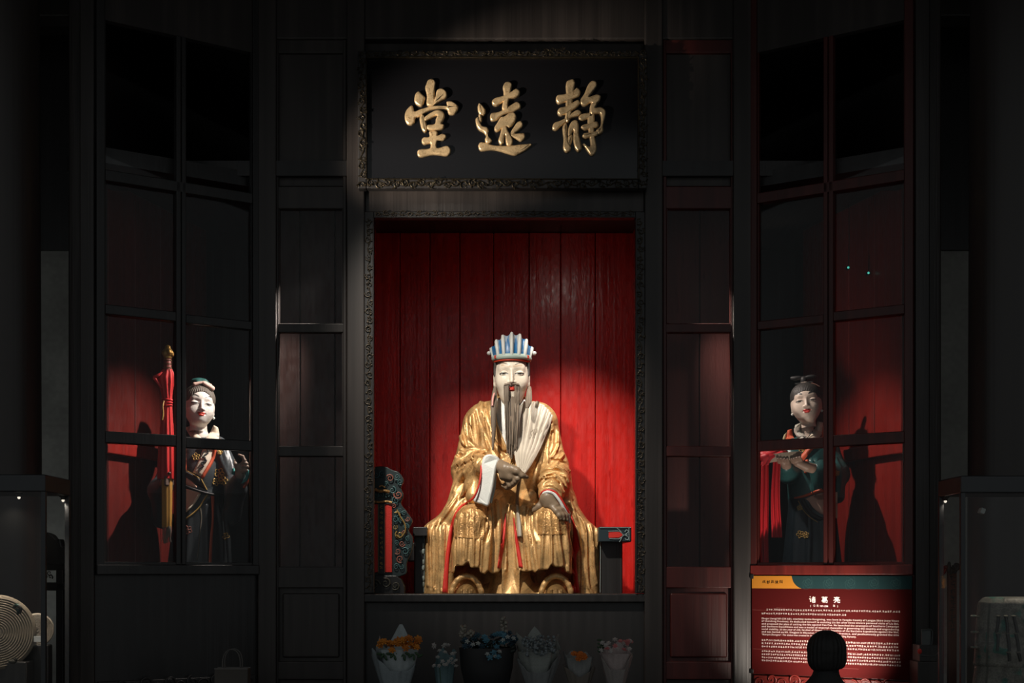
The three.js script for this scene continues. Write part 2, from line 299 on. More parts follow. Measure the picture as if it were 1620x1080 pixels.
// ---------- the hall ----------
{
  const f = struct('floor'); part('slab', [bar(-9, 9, -0.2, 0, -11.4, -3.4, 0)], M.stone, f); part('courtyard_paving', [bar(-12, 12, -0.25, -0.02, -3.4, 26, 0)], mat([0.42, 0.41, 0.38], 0.85, { map: plasterTone }), f);
  const c = struct('ceiling'); part('deck', [bar(-7.3, 7.3, 6.6, 6.8, -11.4, -3.4, 0)], M.darkWood, c);
  for (let i = 0; i < 5; i++) part('beam', [bar(-7, 7, 6.3, 6.6, -4.2 - i * 1.5, -4.0 - i * 1.5, 0.01)], M.darkWood, c);
  const b = struct('wall_back'); part('plaster', [bar(-7.2, 7.2, 0, 4.72, -11.3, -11.1, 0)], M.plaster, b);
  part('upper_boards', [bar(-7.2, 7.2, 4.72, 6.6, -11.3, -11.06, 0)], M.blackWood, b);
  const l = struct('wall_left'); part('plaster', [bar(-7.2, -7, 0, 6.6, -8.7, -5.5, 0), bar(-7.2, -7, 4.2, 6.6, -11.1, -8.7, 0)], M.plaster, l);   // an open doorway at its rear end
  const r = struct('wall_right'); part('plaster', [bar(7, 7.2, 0, 6.6, -11.1, -5.5, 0)], M.plaster, r);
  for (const s of [-1, 1]) {
    const c = thing('column', s < 0 ? 'dark round timber column at the far left edge, behind the glass case with the drums' : 'dark round timber column at the far right edge, behind the glass case with the bell', 'column', [s * 3.04, 0, -7.65]);
    part('shaft', lathe([[0, 0.24], [0.232, 0.24], [0.225, 2.5], [0.215, 5], [0.205, 6.6], [0, 6.6]]), M.darkWood, c, false);
    part('stone_base', lathe([[0, 0], [0.3, 0], [0.32, 0.04], [0.34, 0.12], [0.31, 0.2], [0.26, 0.24], [0, 0.24]]), M.stone, c, false);
  }
}

// ---------- the shrine front: posts, rails and boards in one plane 8.5 m from the eye ----------
const D = 8.5, OUT = 0.607, LW = 1.06;
{
  const s = struct('wall_shrine');
  for (const [a, b] of [[407, 437], [1160, 1190], [548, 577], [1020, 1049]]) part('post', [pxbar(a, b, -215, 1352, D - 0.03, 0.06, 0.012)], M.darkWood, s);
  part('top_beam', [pxbar(407, 1190, -215, 62, D - 0.01, 0.14, 0.012)], M.darkWood, s);
  part('plaque_board', [pxbar(577, 1020, 62, 300, D + 0.06, 0.05, 0)], M.darkWood, s);
  part('lintel', [pxbar(577, 1020, 298, 336, D, 0.14, 0.01)], M.darkWood, s);
  part('sill', [pxbar(571, 1026, 939, 953, D - 0.02, 0.2, 0.01)], M.blackWood, s);
  part('plinth', [pxbar(577, 1020, 953, 1352, D + 0.02, 0.1, 0)], M.blackWood, s);
  part('roof_board', [bar(-2.85, 2.85, 4.56, 4.66, -10.6, -8.48, 0)], M.blackWood, s);
  part('base_block', [bar(-2.7, 2.7, 0, 1.64, -10.6, -8.66, 0)], M.blackWood, s);
  part('rear_board', [bar(-2.7, 2.7, 1.6, 4.6, -10.62, -10.5, 0)], M.blackWood, s);
  // closed-in side boards of the shrine above the bays
  for (const side of [-1, 1]) part('return_board', [bar(side * 1.64, side * 1.69, 1.6, 4.6, -10.5, -9.06, 0)], M.blackWood, s);
}
// niche: red boards one by one
{
  const n = struct('wall_niche'), R = rng(5), edge = [588, 632.6, 680, 727.4, 780.7, 837, 887, 942, 1003];
  for (let i = 0; i + 1 < edge.length; i++) {
    const a = W(edge[i], 0, 9.9).x, b = W(edge[i + 1], 0, 9.9).x, g = bar((a - b) / 2 + 0.002, (b - a) / 2 - 0.002, 1.7, 4.56, -0.0275, 0.0275, 0.007);
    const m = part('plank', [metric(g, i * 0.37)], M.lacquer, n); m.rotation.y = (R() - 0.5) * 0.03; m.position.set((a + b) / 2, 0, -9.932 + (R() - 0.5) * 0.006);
  }
  part('backing', [bar(-1.1, 1.1, 1.7, 4.56, -10, -9.97, 0)], M.blackWood, n);
  part('side_board', [bar(-1.035, -1.005, 1.64, 4.56, -9.97, -8.66, 0)], M.lacquer, n);
  part('side_board', [bar(1.005, 1.035, 1.64, 4.56, -9.97, -8.66, 0)], M.lacquer, n);
  part('niche_floor', [bar(-1.03, 1.03, 1.64, 1.715, -9.97, -8.66, 0)], M.blackWood, n);
}
// carved frame round the niche
function scroll(x, y, z, r, turns, hand, start, fat = 0.22) {
  const pts = []; const n = 16;
  for (let i = 0; i <= n; i++) { const t = i / n, a = start + hand * t * turns * Math.PI * 2, q = r * (1 - t * 0.86); pts.push(V(x + Math.cos(a) * q, y + Math.sin(a) * q, z + Math.sin(t * 3.1) * r * 0.12)); }
  return tube(pts, (t) => r * fat * (1 - 0.55 * t), 18, 5);
}
function leafBlob(x, y, z, r, a, R) { const g = new THREE.SphereGeometry(1, 7, 5); g.scale(r, r * 0.42, r * 0.4); g.rotateZ(a); g.translate(x, y, z); return g; }
function carvedStrip(x0, y0, x1, y1, z, w, seed, pitch) {                 // scrolling leaves along a strip
  const R = rng(seed), out = [], L = Math.hypot(x1 - x0, y1 - y0), n = Math.round(L / pitch), dx = (x1 - x0) / L, dy = (y1 - y0) / L; const stem = [];
  for (let i = 0; i < n; i++) {
    const t = (i + 0.5) / n, side = i % 2 ? 1 : -1, ox = -dy * side * w * 0.1, oy = dx * side * w * 0.1, x = mix(x0, x1, t) + ox, y = mix(y0, y1, t) + oy;
    out.push(scroll(x, y, z, w * (0.3 + 0.12 * R()), 1.2 + R() * 0.5, side, R() * 6.28, 0.2));
    for (let k = 0; k < 5; k++) { const a = R() * 6.28, q = w * (0.26 + 0.22 * R()); out.push(leafBlob(x + Math.cos(a) * q, y + Math.sin(a) * q, z + R() * w * 0.12, w * (0.1 + 0.09 * R()), a + (R() - 0.5) * 1.5)); }
    stem.push(V(x - ox * 3, y - oy * 3, z - w * 0.05));
  }
  if (stem.length > 2) out.push(tube(stem, w * 0.06, stem.length * 5, 5));
  return out;
}
{
  const t = struct('trim_1'), k = D / F;
  const a = W(577, 938, D - 0.03), b = W(1020, 336, D - 0.03), w = 15 * k, iw = 592, ie = 1005;
  const z = -D + 0.02, L = W(iw, 0, D).x, Rr = W(ie, 0, D).x, top = W(0, 346, D).y, bot = W(0, 938, D).y;
  part('frame_left', [bar(L - w, L, bot, top + w * 0.7, z - 0.06, z, 0.006), bar(L - 0.008, L, bot, top, z, z + 0.012, 0.003)], M.blackWood, t);
  part('frame_right', [bar(Rr, Rr + w, bot, top + w * 0.7, z - 0.06, z, 0.006), bar(Rr, Rr + 0.008, bot, top, z, z + 0.012, 0.003)], M.blackWood, t);
  part('frame_top', [bar(L, Rr, top, top + w * 0.7, z - 0.06, z, 0.006), bar(L, Rr, top, top + 0.008, z, z + 0.012, 0.003)], M.blackWood, t);
  const c = mat([0.06, 0.045, 0.03], 0.4, { metalness: 0.5 });
  part('carving_left', carvedStrip(L - w / 2, bot, L - w / 2, top, z + 0.004, w * 0.9, 3, 0.06), c, t);
  part('carving_right', carvedStrip(Rr + w / 2, bot, Rr + w / 2, top, z + 0.004, w * 0.9, 4, 0.06), c, t);
  part('carving_top', carvedStrip(L, top + w * 0.42, Rr, top + w * 0.42, z + 0.004, w * 0.7, 6, 0.055), c, t);
}
// the two narrow door leaves beside the niche, glazed above, panelled below, with red boards behind
for (const s of [-1, 1]) {
  const d = struct(s < 0 ? 'door_1' : 'door_2'), x = (o) => CX + s * o, pb = (o0, o1, y0, y1, dd, t, r) => pxbar(Math.min(x(o0), x(o1)), Math.max(x(o0), x(o1)), y0, y1, dd, t, r);
  const wood = s < 0 ? M.darkWood : M.shadedRedWood;
  part('stile', [pb(250.5, 256, 62, 1352, D, 0.06, 0.006)], wood, d); part('stile', [pb(358, 361.5, 62, 1352, D, 0.06, 0.006)], wood, d);
  for (const [a, b] of [[62, 84], [294, 330], [511, 526], [705, 722], [896, 930], [1046, 1075]]) part('rail', [pb(250.5, 361.5, a, b, D + 0.005, 0.05, 0.008)], wood, d);
  for (const [a, b] of [[84, 294]]) part('upper_panel', [pb(256, 358, a, b, D + 0.03, 0.02, 0)], M.darkWood, d);
  part('lower_panel', [pb(262, 352, 938, 1040, D + 0.012, 0.04, 0.012), pb(256, 358, 928, 1050, D + 0.035, 0.02, 0)], wood, d);
  part('kick_panel', [pb(256, 358, 1075, 1352, D + 0.03, 0.03, 0)], M.darkWood, d);
  for (const [a, b] of [[330, 511], [526, 705], [722, 896]]) {
    part('glazing_bead', [pb(256, 257.6, a, b, D + 0.012, 0.03, 0.002), pb(356.6, 358, a, b, D + 0.012, 0.03, 0.002)], wood, d);
    part('pane', [pb(256.5, 357.5, a - 1, b + 1, D + 0.035, 0.004, 0)], M.glass, d);
  }
  const e = s > 0 ? [240, 308.5, 372] : [236, 268.5, 324, 372];
  for (let i = 0; i + 1 < e.length; i++) { const a = e[i] * 9 / F * s, b = e[i + 1] * 9 / F * s; part('plank', [metric(bar(Math.min(a, b) + 0.003, Math.max(a, b) - 0.003, 1.64, 4.56, -9.05, -9.0, 0.008), i * 0.41)], s < 0 ? M.wornShadedRed : M.doorRed, d); }
}
// the two window bays, folded forward towards the viewer
const bayD = (o) => (D + 1.664 * OUT) / (1 + OUT * o / F), bayX = (o) => o / F * bayD(o), bayU = (o) => (bayX(o) - 1.664) / 0.8547;
const bayY = (py, o = 513) => EYE + (HY - py) * bayD(o) / F;
const TURN = Math.atan2(0.55, 0.906);
const bays = {};
for (const s of [-1, 1]) {
  const g = struct(s < 0 ? 'window_1' : 'window_2', s > 0 ? [1.664, 0, -8.5] : [-2.57, 0, -7.95], s > 0 ? -TURN : TURN); bays[s] = g;
  const U = (o) => s > 0 ? bayU(o) : LW - bayU(o);
  const bb = (o0, o1, y0, y1, z0, z1, r = 0.006, ref = 513) => { const a = U(o0), b = U(o1); return bar(Math.min(a, b), Math.max(a, b), bayY(y1, ref), bayY(y0, ref), z0, z1, r); };
  const wood = s > 0 ? M.shadedRedWood : M.blackWood, pt = (n, geo, m) => part(n, geo, m, g, false), floorY = 905 + EYE * F / bayD(513);
  pt('stile', [bb(391.5, 401, -190, 909, -0.035, 0.035), bb(401, 403, -190, 893, -0.02, 0.015, 0.003)], wood);
  pt('stile', [bb(634, 648, -190, 909, -0.035, 0.035), bb(632, 634, -190, 893, -0.02, 0.015, 0.003)], wood);
  pt('muntin', [bb(506, 512.6, 60, 893, -0.03, 0.03, 0.005), bb(514.2, 521.5, 60, 893, -0.03, 0.03, 0.005), bb(511.5, 515.5, 60, 893, -0.02, 0.012, 0.003)], wood);
  pt('bottom_rail', [bb(391.5, 648, 893, 909, -0.04, 0.045, 0.008), bb(398, 640, 889, 893.6, -0.02, 0.02, 0.003)], s > 0 ? M.redWood : M.blackWood);
  pt('middle_rail', [bb(401, 506, 691, 708, -0.03, 0.022), bb(521.5, 634, 689, 707, -0.03, 0.03)], wood);
  pt('upper_rail', [bb(401, 506, 497, 511, -0.03, 0.022), bb(521.5, 634, 495, 510, -0.03, 0.03)], wood);
  pt('transom', [bb(401, 634, 289, 306, -0.03, 0.03)], wood);
  pt('top_board', [bb(401, 634, -190, 60, -0.03, 0.02, 0)], M.darkWood);
  for (const [a, b] of [[401, 507], [521, 635]]) for (const [c, e] of [[60, 289], [306, 497], [510, 691], [707, 894]]) pt('pane', [bb(a, b, c - 1, e + 1, -0.012, -0.008, 0)], M.glass);
  pt('apron', [bb(391.5, 648, 909, floorY, -0.04, 0.0, 0)], s > 0 ? M.shadedRedWood : M.blackWood);
  // carved scroll panel under the window
  pt('carved_panel', [bb(396, 645, 1072, 1160, 0, 0.03, 0.006)], s > 0 ? M.redWood : M.blackWood);
  const R = rng(40 + s), sc = [], y0 = bayY(1090);
  for (let i = 0; i < 13; i++) { const u = 0.07 + i * 0.077; sc.push(scroll(u, y0 + 0.03 + (i % 2) * 0.02, 0.034, 0.042, 1.4, i % 2 ? 1 : -1, R() * 6.28, 0.2), scroll(u + 0.036, y0 - 0.06, 0.034, 0.04, 1.3, i % 2 ? -1 : 1, R() * 6.28, 0.2)); }
  sc.push(tube(Array.from({ length: 27 }, (_, i) => V(0.04 + i * 0.0375, y0 - 0.015 + (i % 2 ? 0.02 : -0.02), 0.034)), 0.009, 110, 5));
  pt('scroll_relief', sc, s > 0 ? M.redWood : M.blackWood);
  // outer corner post, in the world's axes
  const p = struct(s < 0 ? 'trim_2' : 'trim_3'), X = (o) => s * o * 7.95 / F, px = (o0, o1) => [Math.min(X(o0), X(o1)), Math.max(X(o0), X(o1))];
  part('post', [bar(...px(648, 672), 0, 6.6, -8.2, -7.93, 0.012)], M.darkWood, p); part('post_cover', [bar(...px(671, 692), 0, 6.6, -8.25, -7.96, 0.012)], M.darkWood, p);
  part('outer_board', [bar(...px(690, 697), 0, 6.6, -11.1, -8.2, 0)], M.darkWood, p);
  // red side wall of the bay, running inwards and back, in planks, with a rail across it
  const w = struct(s < 0 ? 'wall_bay_left' : 'wall_bay_right'), A = V(s * 2.34, 0, -9.85), B = V(s * 2.80, 0, -8.26), n = 5;
  for (let i = 0; i < n; i++) {
    const a = A.clone().lerp(B, i / n), b = A.clone().lerp(B, (i + 1) / n), len = a.distanceTo(b), geo = metric(bar(-len / 2 + 0.003, len / 2 - 0.003, 1.64, 4.56, -0.02, 0.02, 0.007), i * 0.3);
    geo.rotateY(Math.atan2(-(b.z - a.z), b.x - a.x)); geo.translate((a.x + b.x) / 2, 0, (a.z + b.z) / 2); part('plank', [geo], s < 0 ? M.shadedRed : M.dullRed, w);
  }
  const rail = bar(-0.6, 0.6, 2.7, 2.79, 0.02, 0.07, 0.01); rail.rotateY(Math.atan2(-(B.z - A.z) * s, (B.x - A.x) * s)); rail.translate((A.x + B.x) / 2 - s * 0.0, 0, (A.z + B.z) / 2); part('rail', [rail], M.dullRed, w);
  part('rear_plank', [bar(Math.min(s * 1.66, s * 2.4), Math.max(s * 1.66, s * 2.4), 1.64, 4.56, -10.5, -10.44, 0)], M.blackWood, w);
  part('bay_floor', [bar(Math.min(s * 1.62, s * 2.85), Math.max(s * 1.62, s * 2.85), 1.6, 1.7, -10.5, -8.62, 0)], M.blackWood, w);
  const tri = new THREE.Shape([new THREE.Vector2(s * 1.62, 8.62), new THREE.Vector2(s * 2.85, 8.62), new THREE.Vector2(s * 2.85, 8.22), new THREE.Vector2(s * 2.56, 8.02), new THREE.Vector2(s * 1.68, 8.55)]);
  for (const [y, h] of [[1.6, 0.1], [4.5, 0.1]]) { const geo = new THREE.ExtrudeGeometry(tri, { depth: h, bevelEnabled: false }); geo.rotateX(-Math.PI / 2); geo.translate(0, y, 0); part(y < 2 ? 'bay_floor' : 'bay_ceiling', [geo], M.blackWood, w); }
}
// ---------- the plaque ----------
const PL = 8.4;
const plaque = thing('plaque', 'black lacquered name plaque with three gilded characters in a carved frame above the niche', 'plaque', P(794, 188, PL));
{
  const a = W(580, 284, PL), b = W(1010, 92, PL), z = -PL;
  part('board', [bar(a.x - 0.02, b.x + 0.02, a.y - 0.02, b.y + 0.02, z - 0.05, z - 0.01, 0)], M.blackLacquer, plaque);
  const w = 0.058, wt = 0.045, wb = 0.062;
  part('frame', [bar(a.x - w, a.x, a.y - wb, b.y + wt, z - 0.06, z + 0.012, 0.008), bar(b.x, b.x + w, a.y - wb, b.y + wt, z - 0.06, z + 0.012, 0.008),
    bar(a.x, b.x, b.y, b.y + wt, z - 0.06, z + 0.012, 0.008), bar(a.x, b.x, a.y - wb, a.y, z - 0.06, z + 0.012, 0.008)], M.blackWood, plaque);
  part('gilt_fillet', [bar(a.x, b.x, b.y - 0.004, b.y + 0.004, z - 0.01, z + 0.022, 0.003), bar(b.x - 0.004, b.x + 0.004, a.y, b.y, z - 0.01, z + 0.022, 0.003), bar(a.x - 0.004, a.x + 0.003, a.y, b.y, z - 0.01, z + 0.018, 0.003), bar(a.x, b.x, a.y - 0.003, a.y + 0.003, z - 0.01, z + 0.018, 0.003)], M.carvedGold, plaque);
  part('carving', [...carvedStrip(a.x - w, b.y + wt / 2, b.x + w, b.y + wt / 2, z + 0.016, wt * 1.05, 11, 0.05), ...carvedStrip(a.x - w, a.y - wb / 2, b.x + w, a.y - wb / 2, z + 0.016, wb * 1.05, 12, 0.056),
    ...carvedStrip(a.x - w / 2, a.y, a.x - w / 2, b.y, z + 0.016, w, 13, 0.054), ...carvedStrip(b.x + w / 2, a.y, b.x + w / 2, b.y, z + 0.016, w, 14, 0.054)], M.carvedGold, plaque);
  part('carved_crest', [...carvedStrip(W(860, 0, PL).x, b.y + wt * 1.05, W(895, 0, PL).x, b.y + wt * 1.05, z + 0.016, 0.04, 15, 0.035)], M.carvedGold, plaque);
  // characters: brush strokes traced one by one, [offset x, offset y, scale, strokes]
  const hall = [620, 100, 6.352, [
    [[345, 215], [365, 172], [410, 162], [440, 190], [435, 240], [428, 300], [425, 425], [355, 425], [352, 330], [335, 245]],
    [[240, 310], [270, 287], [300, 312], [335, 350], [325, 385], [300, 435], [270, 430], [230, 395], [228, 350]],
    [[440, 335], [455, 277], [495, 258], [540, 280], [556, 320], [545, 350], [500, 378], [440, 415], [420, 425], [428, 370]],
    [[130, 520], [150, 470], [200, 427], [222, 465], [228, 485], [290, 465], [370, 440], [480, 428], [552, 434], [550, 390], [600, 385], [640, 405], [668, 440], [655, 482], [625, 515], [570, 512], [555, 468], [480, 455], [390, 472], [320, 510], [270, 540], [235, 552], [230, 590], [200, 620], [160, 615], [135, 580]],
    [[280, 550], [303, 515], [325, 530], [345, 600], [355, 670], [335, 698], [310, 680], [290, 630]],
    [[325, 555], [380, 510], [460, 475], [510, 490], [530, 525], [520, 570], [500, 612], [525, 622], [520, 655], [500, 668], [358, 668], [358, 628], [430, 615], [442, 570], [455, 530], [420, 540], [370, 570], [335, 588]],
    [[300, 770], [320, 747], [376, 740], [375, 692], [400, 680], [440, 680], [462, 700], [460, 727], [500, 712], [540, 720], [548, 745], [520, 775], [460, 784], [457, 850], [560, 832], [590, 860], [590, 900], [560, 930], [420, 920], [290, 945], [262, 930], [258, 885], [280, 868], [383, 855], [385, 808], [330, 820], [305, 805]],
  ]];
  const far = [620, 100, 6.352, [
    [[862, 450], [875, 405], [895, 412], [935, 460], [940, 500], [915, 530], [885, 520], [868, 490]],
    [[876, 512], [896, 518], [902, 590], [880, 602], [870, 560]],
    [[845, 560], [870, 545], [890, 600], [910, 635], [960, 650], [972, 690], [965, 730], [1005, 780], [990, 805], [950, 808], [935, 770], [945, 740], [925, 700], [880, 675], [850, 630]],
    [[870, 820], [890, 797], [930, 800], [960, 802], [1000, 820], [1090, 832], [1220, 827], [1330, 815], [1408, 815], [1360, 865], [1300, 900], [1240, 925], [1180, 915], [1090, 887], [1000, 872], [890, 880], [870, 848]],
    [[1115, 240], [1140, 197], [1180, 190], [1208, 215], [1200, 260], [1190, 320], [1170, 400], [1165, 470], [1110, 470], [1118, 380], [1123, 300]],
    [[1005, 390], [1030, 360], [1110, 335], [1200, 292], [1250, 262], [1285, 285], [1280, 320], [1250, 345], [1180, 362], [1110, 397], [1050, 432], [1015, 420]],
    [[985, 540], [1000, 507], [1060, 495], [1130, 465], [1200, 420], [1260, 390], [1295, 420], [1290, 450], [1240, 480], [1150, 507], [1090, 542], [1050, 575], [1000, 582]],
    [[1030, 650], [1060, 600], [1095, 545], [1130, 538], [1180, 505], [1230, 500], [1252, 540], [1230, 600], [1180, 652], [1150, 645], [1100, 662], [1060, 690], [1035, 680]],
    [[1070, 785], [1088, 720], [1110, 648], [1150, 640], [1167, 680], [1200, 740], [1217, 790], [1200, 832], [1160, 835], [1145, 800], [1138, 730], [1127, 770], [1120, 810], [1095, 822]],
    [[1190, 702], [1220, 650], [1265, 592], [1300, 585], [1318, 620], [1280, 672], [1240, 706], [1330, 708], [1340, 750], [1300, 785], [1240, 762], [1190, 738]],
  ]];
  const still = [740, 100, 6.354, [
    [[985, 220], [1000, 182], [1060, 165], [1080, 195], [1070, 260], [1060, 340], [1050, 420], [1040, 520], [1005, 600], [980, 580], [985, 480], [985, 380], [990, 300]],
    [[885, 370], [900, 327], [970, 315], [1060, 280], [1100, 252], [1130, 280], [1120, 330], [1060, 362], [980, 392], [910, 410]],
    [[900, 500], [920, 457], [980, 440], [1050, 402], [1110, 375], [1130, 400], [1090, 452], [1040, 482], [990, 512], [930, 530]],
    [[850, 640], [870, 602], [930, 580], [1000, 542], [1060, 492], [1110, 470], [1142, 500], [1120, 525], [1040, 552], [980, 602], [930, 640], [890, 675], [855, 667]],
    [[955, 640], [985, 602], [1002, 640], [997, 720], [1010, 790], [1037, 850], [1020, 890], [985, 895], [960, 860], [963, 770]],
    [[1012, 655], [1050, 587], [1095, 580], [1115, 620], [1117, 720], [1142, 830], [1140, 870], [1110, 890], [1080, 860], [1060, 780], [1060, 682], [1032, 732], [1010, 745]],
    [[1003, 745], [1048, 722], [1055, 760], [1022, 840], [1005, 832]],
    [[1130, 380], [1170, 312], [1215, 210], [1250, 182], [1290, 190], [1297, 230], [1260, 282], [1220, 340], [1300, 317], [1335, 332], [1325, 380], [1270, 422], [1230, 402], [1180, 432], [1140, 420]],
    [[1225, 452], [1250, 402], [1300, 410], [1282, 450], [1340, 446], [1385, 482], [1385, 530], [1360, 620], [1360, 690], [1310, 720], [1290, 680], [1330, 640], [1340, 560], [1328, 512], [1280, 512], [1240, 522]],
    [[1115, 540], [1140, 515], [1210, 502], [1260, 500], [1265, 540], [1200, 562], [1150, 582], [1120, 570]],
    [[1135, 650], [1150, 627], [1210, 610], [1300, 590], [1310, 640], [1230, 662], [1170, 675]],
    [[1150, 740], [1165, 712], [1230, 700], [1320, 690], [1300, 730], [1230, 747], [1180, 760]],
    [[1205, 560], [1230, 482], [1270, 480], [1275, 560], [1272, 700], [1290, 800], [1297, 860], [1270, 920], [1235, 925], [1200, 880], [1152, 812], [1200, 830], [1230, 838], [1215, 700]],
  ]];
  for (const [ox, oy, sc, strokes] of [hall, far, still]) {
    const gs = strokes.map((st, i) => { const g = slab(st.map(([x, y]) => { const p = W(ox + x / sc, oy + y / sc, PL); return [p.x, p.y]; }), 0.01 + (i % 3) * 0.003, 0.013, true, 4); g.translate(0, 0, z - 0.008); return metric(g); });
    part('gilded_character', gs, M.letterGold, plaque);
  }
}
// ---------- heads (a unit is half the width of the face; the face looks along +z) ----------
function headField(o) {
  const c = o.chin, list = [
    [ellipsoid([0, 0.4, -0.38], [1.0, 1.12, 1.12]), 0.2], [ellipsoid([0, -0.35, -0.02], [o.wide ?? 0.98, 0.98, 0.86]), 0.35], [ellipsoid([0, (c - 0.2) / 2 - 0.1, 0.05], [0.72, Math.abs(c) * 0.5, 0.74]), 0.4],
    [ellipsoid([0, c + 0.24, 0.42], [0.3, 0.24, 0.28]), 0.25], [ellipsoid([-0.5, -0.5, 0.42], [0.36, 0.42, 0.3]), 0.25], [ellipsoid([0.5, -0.5, 0.42], [0.36, 0.42, 0.3]), 0.25],
    [ellipsoid([0, 0.32, 0.5], [0.72, 0.42, 0.34]), 0.25],
    [capsule([0, 0.12, 0.8], [0, o.nose + 0.07, 1.0], 0.085, 0.125), 0.12], [ellipsoid([-0.14, o.nose + 0.04, 0.88], [0.1, 0.085, 0.1]), 0.07], [ellipsoid([0.14, o.nose + 0.04, 0.88], [0.1, 0.085, 0.1]), 0.07],
    [capsule([0, -0.9, -0.35], [0, c - 1.1, -0.35], 0.5, 0.58), 0.2],
  ];
  for (const s of [-1, 1]) list.push([ellipsoid([s * 1.0, -0.2, -0.25], [0.11, 0.42, 0.24]), 0.06], [ellipsoid([s * 1.0, -0.58, -0.18], [0.1, 0.18, 0.13]), 0.08]);
  const base = union(list, 0.1), m = o.mouth;
  const sockets = [-1, 1].map((s) => ellipsoid([s * 0.46, 0.1, 0.98], [0.3, 0.16, 0.2]));
  const lids = union([-1, 1].map((s) => [ellipsoid([s * 0.46, -0.01, 0.62], [0.27, 0.17, 0.23]), 0.03]), 0.03);
  const slits = [-1, 1].map((s) => capsule([s * 0.27, -0.07, 0.86], [s * 0.68, -0.05, 0.76], 0.028, 0.02));
  const lips = union([[ellipsoid([-0.1, m + 0.06, 0.78], [0.16, 0.07, 0.14]), 0.03], [ellipsoid([0.1, m + 0.06, 0.78], [0.16, 0.07, 0.14]), 0.03], [ellipsoid([0, m - 0.06, 0.78], [0.19, 0.075, 0.14]), 0.03]], 0.03);
  const part_ = capsule([-0.22, m + 0.005, 0.9], [0.22, m + 0.005, 0.9], 0.02);
  const corner = [-1, 1].map((s) => ellipsoid([s * 0.28, m, 0.86], [0.06, 0.06, 0.08]));
  const phil = capsule([0, o.nose - 0.06, 0.98], [0, m + 0.12, 0.95], 0.05);
  const f = (x, y, z) => {
    let d = base(x, y, z);
    if (z > 0.2) {
      d = smax(d, -Math.min(sockets[0](x, y, z), sockets[1](x, y, z)), 0.14); d = smin(d, lids(x, y, z), 0.03); d = smax(d, -Math.min(slits[0](x, y, z), slits[1](x, y, z)), 0.02);
      d = smin(d, lips(x, y, z), 0.05); d = smax(d, -part_(x, y, z), 0.02); d = smax(d, -Math.min(corner[0](x, y, z), corner[1](x, y, z)), 0.06); d = smax(d, -phil(x, y, z), 0.08);
    }
    return d;
  };
  f.lips = lips; return f;
}
// paint of a face: skin, red lips, dark brows and lash lines
function facePaint(f, o) {
  return (x, y, z) => {
    let c = [...o.skin]; const n = fbm(x * 6, y * 6, z * 6, 3) * 0.1 + 0.95; c = c.map((v) => v * n);
    if (z > 0.3) {
      const ax = Math.abs(x), over = (col, a) => { c = c.map((v, i) => mix(v, col[i], a)); };
      if (f.lips(x, y, z) < 0.022) over(o.lip, 1);
      const t = (ax - 0.2) / 0.58, by = o.brow + 0.16 * Math.sin(clamp(t) * Math.PI * 0.62) - 0.1 * clamp(t - 0.5) * 1.5, bw = o.browW * Math.sin(clamp(t * 0.94 + 0.06) * Math.PI) ** 0.6;
      if (t > 0 && t < 1) over(o.browC, 1 - sstep(bw, bw + 0.025, Math.abs(y - by)));
      if (o.browShade) over(o.browShade, 0.55 * (1 - sstep(0.03, 0.09, Math.abs(y - (o.brow - 0.1 + 0.1 * Math.sin(clamp(t) * 2)))) ) * (t > -0.2 && t < 0.75 ? 1 : 0));
      const e = (ax - 0.46) / 0.26, ly = -0.06 + 0.035 * (1 - e * e);
      if (Math.abs(e) < 1) { over([0.03, 0.022, 0.02], 1 - sstep(0.018, 0.045, Math.abs(y - ly))); if (Math.abs(e) < 0.8 && y < ly - 0.02 && y > ly - 0.075) over(Math.abs(e) < 0.35 ? [0.05, 0.04, 0.04] : [0.8, 0.78, 0.74], 0.85); }
      if (Math.abs(e) < 1 && o.crease) over([c[0] * 0.62, c[1] * 0.5, c[2] * 0.45], 0.7 * (1 - sstep(0.012, 0.035, Math.abs(y - (0.15 - 0.1 * e * e)))));
    }
    return c;
  };
}
function posed(g, at, s, yaw = 0, pitch = 0, roll = 0) { g.scale(s, s, s); g.rotateZ(roll); g.rotateX(pitch); g.rotateY(yaw); g.translate(at[0], at[1], at[2]); return g; }

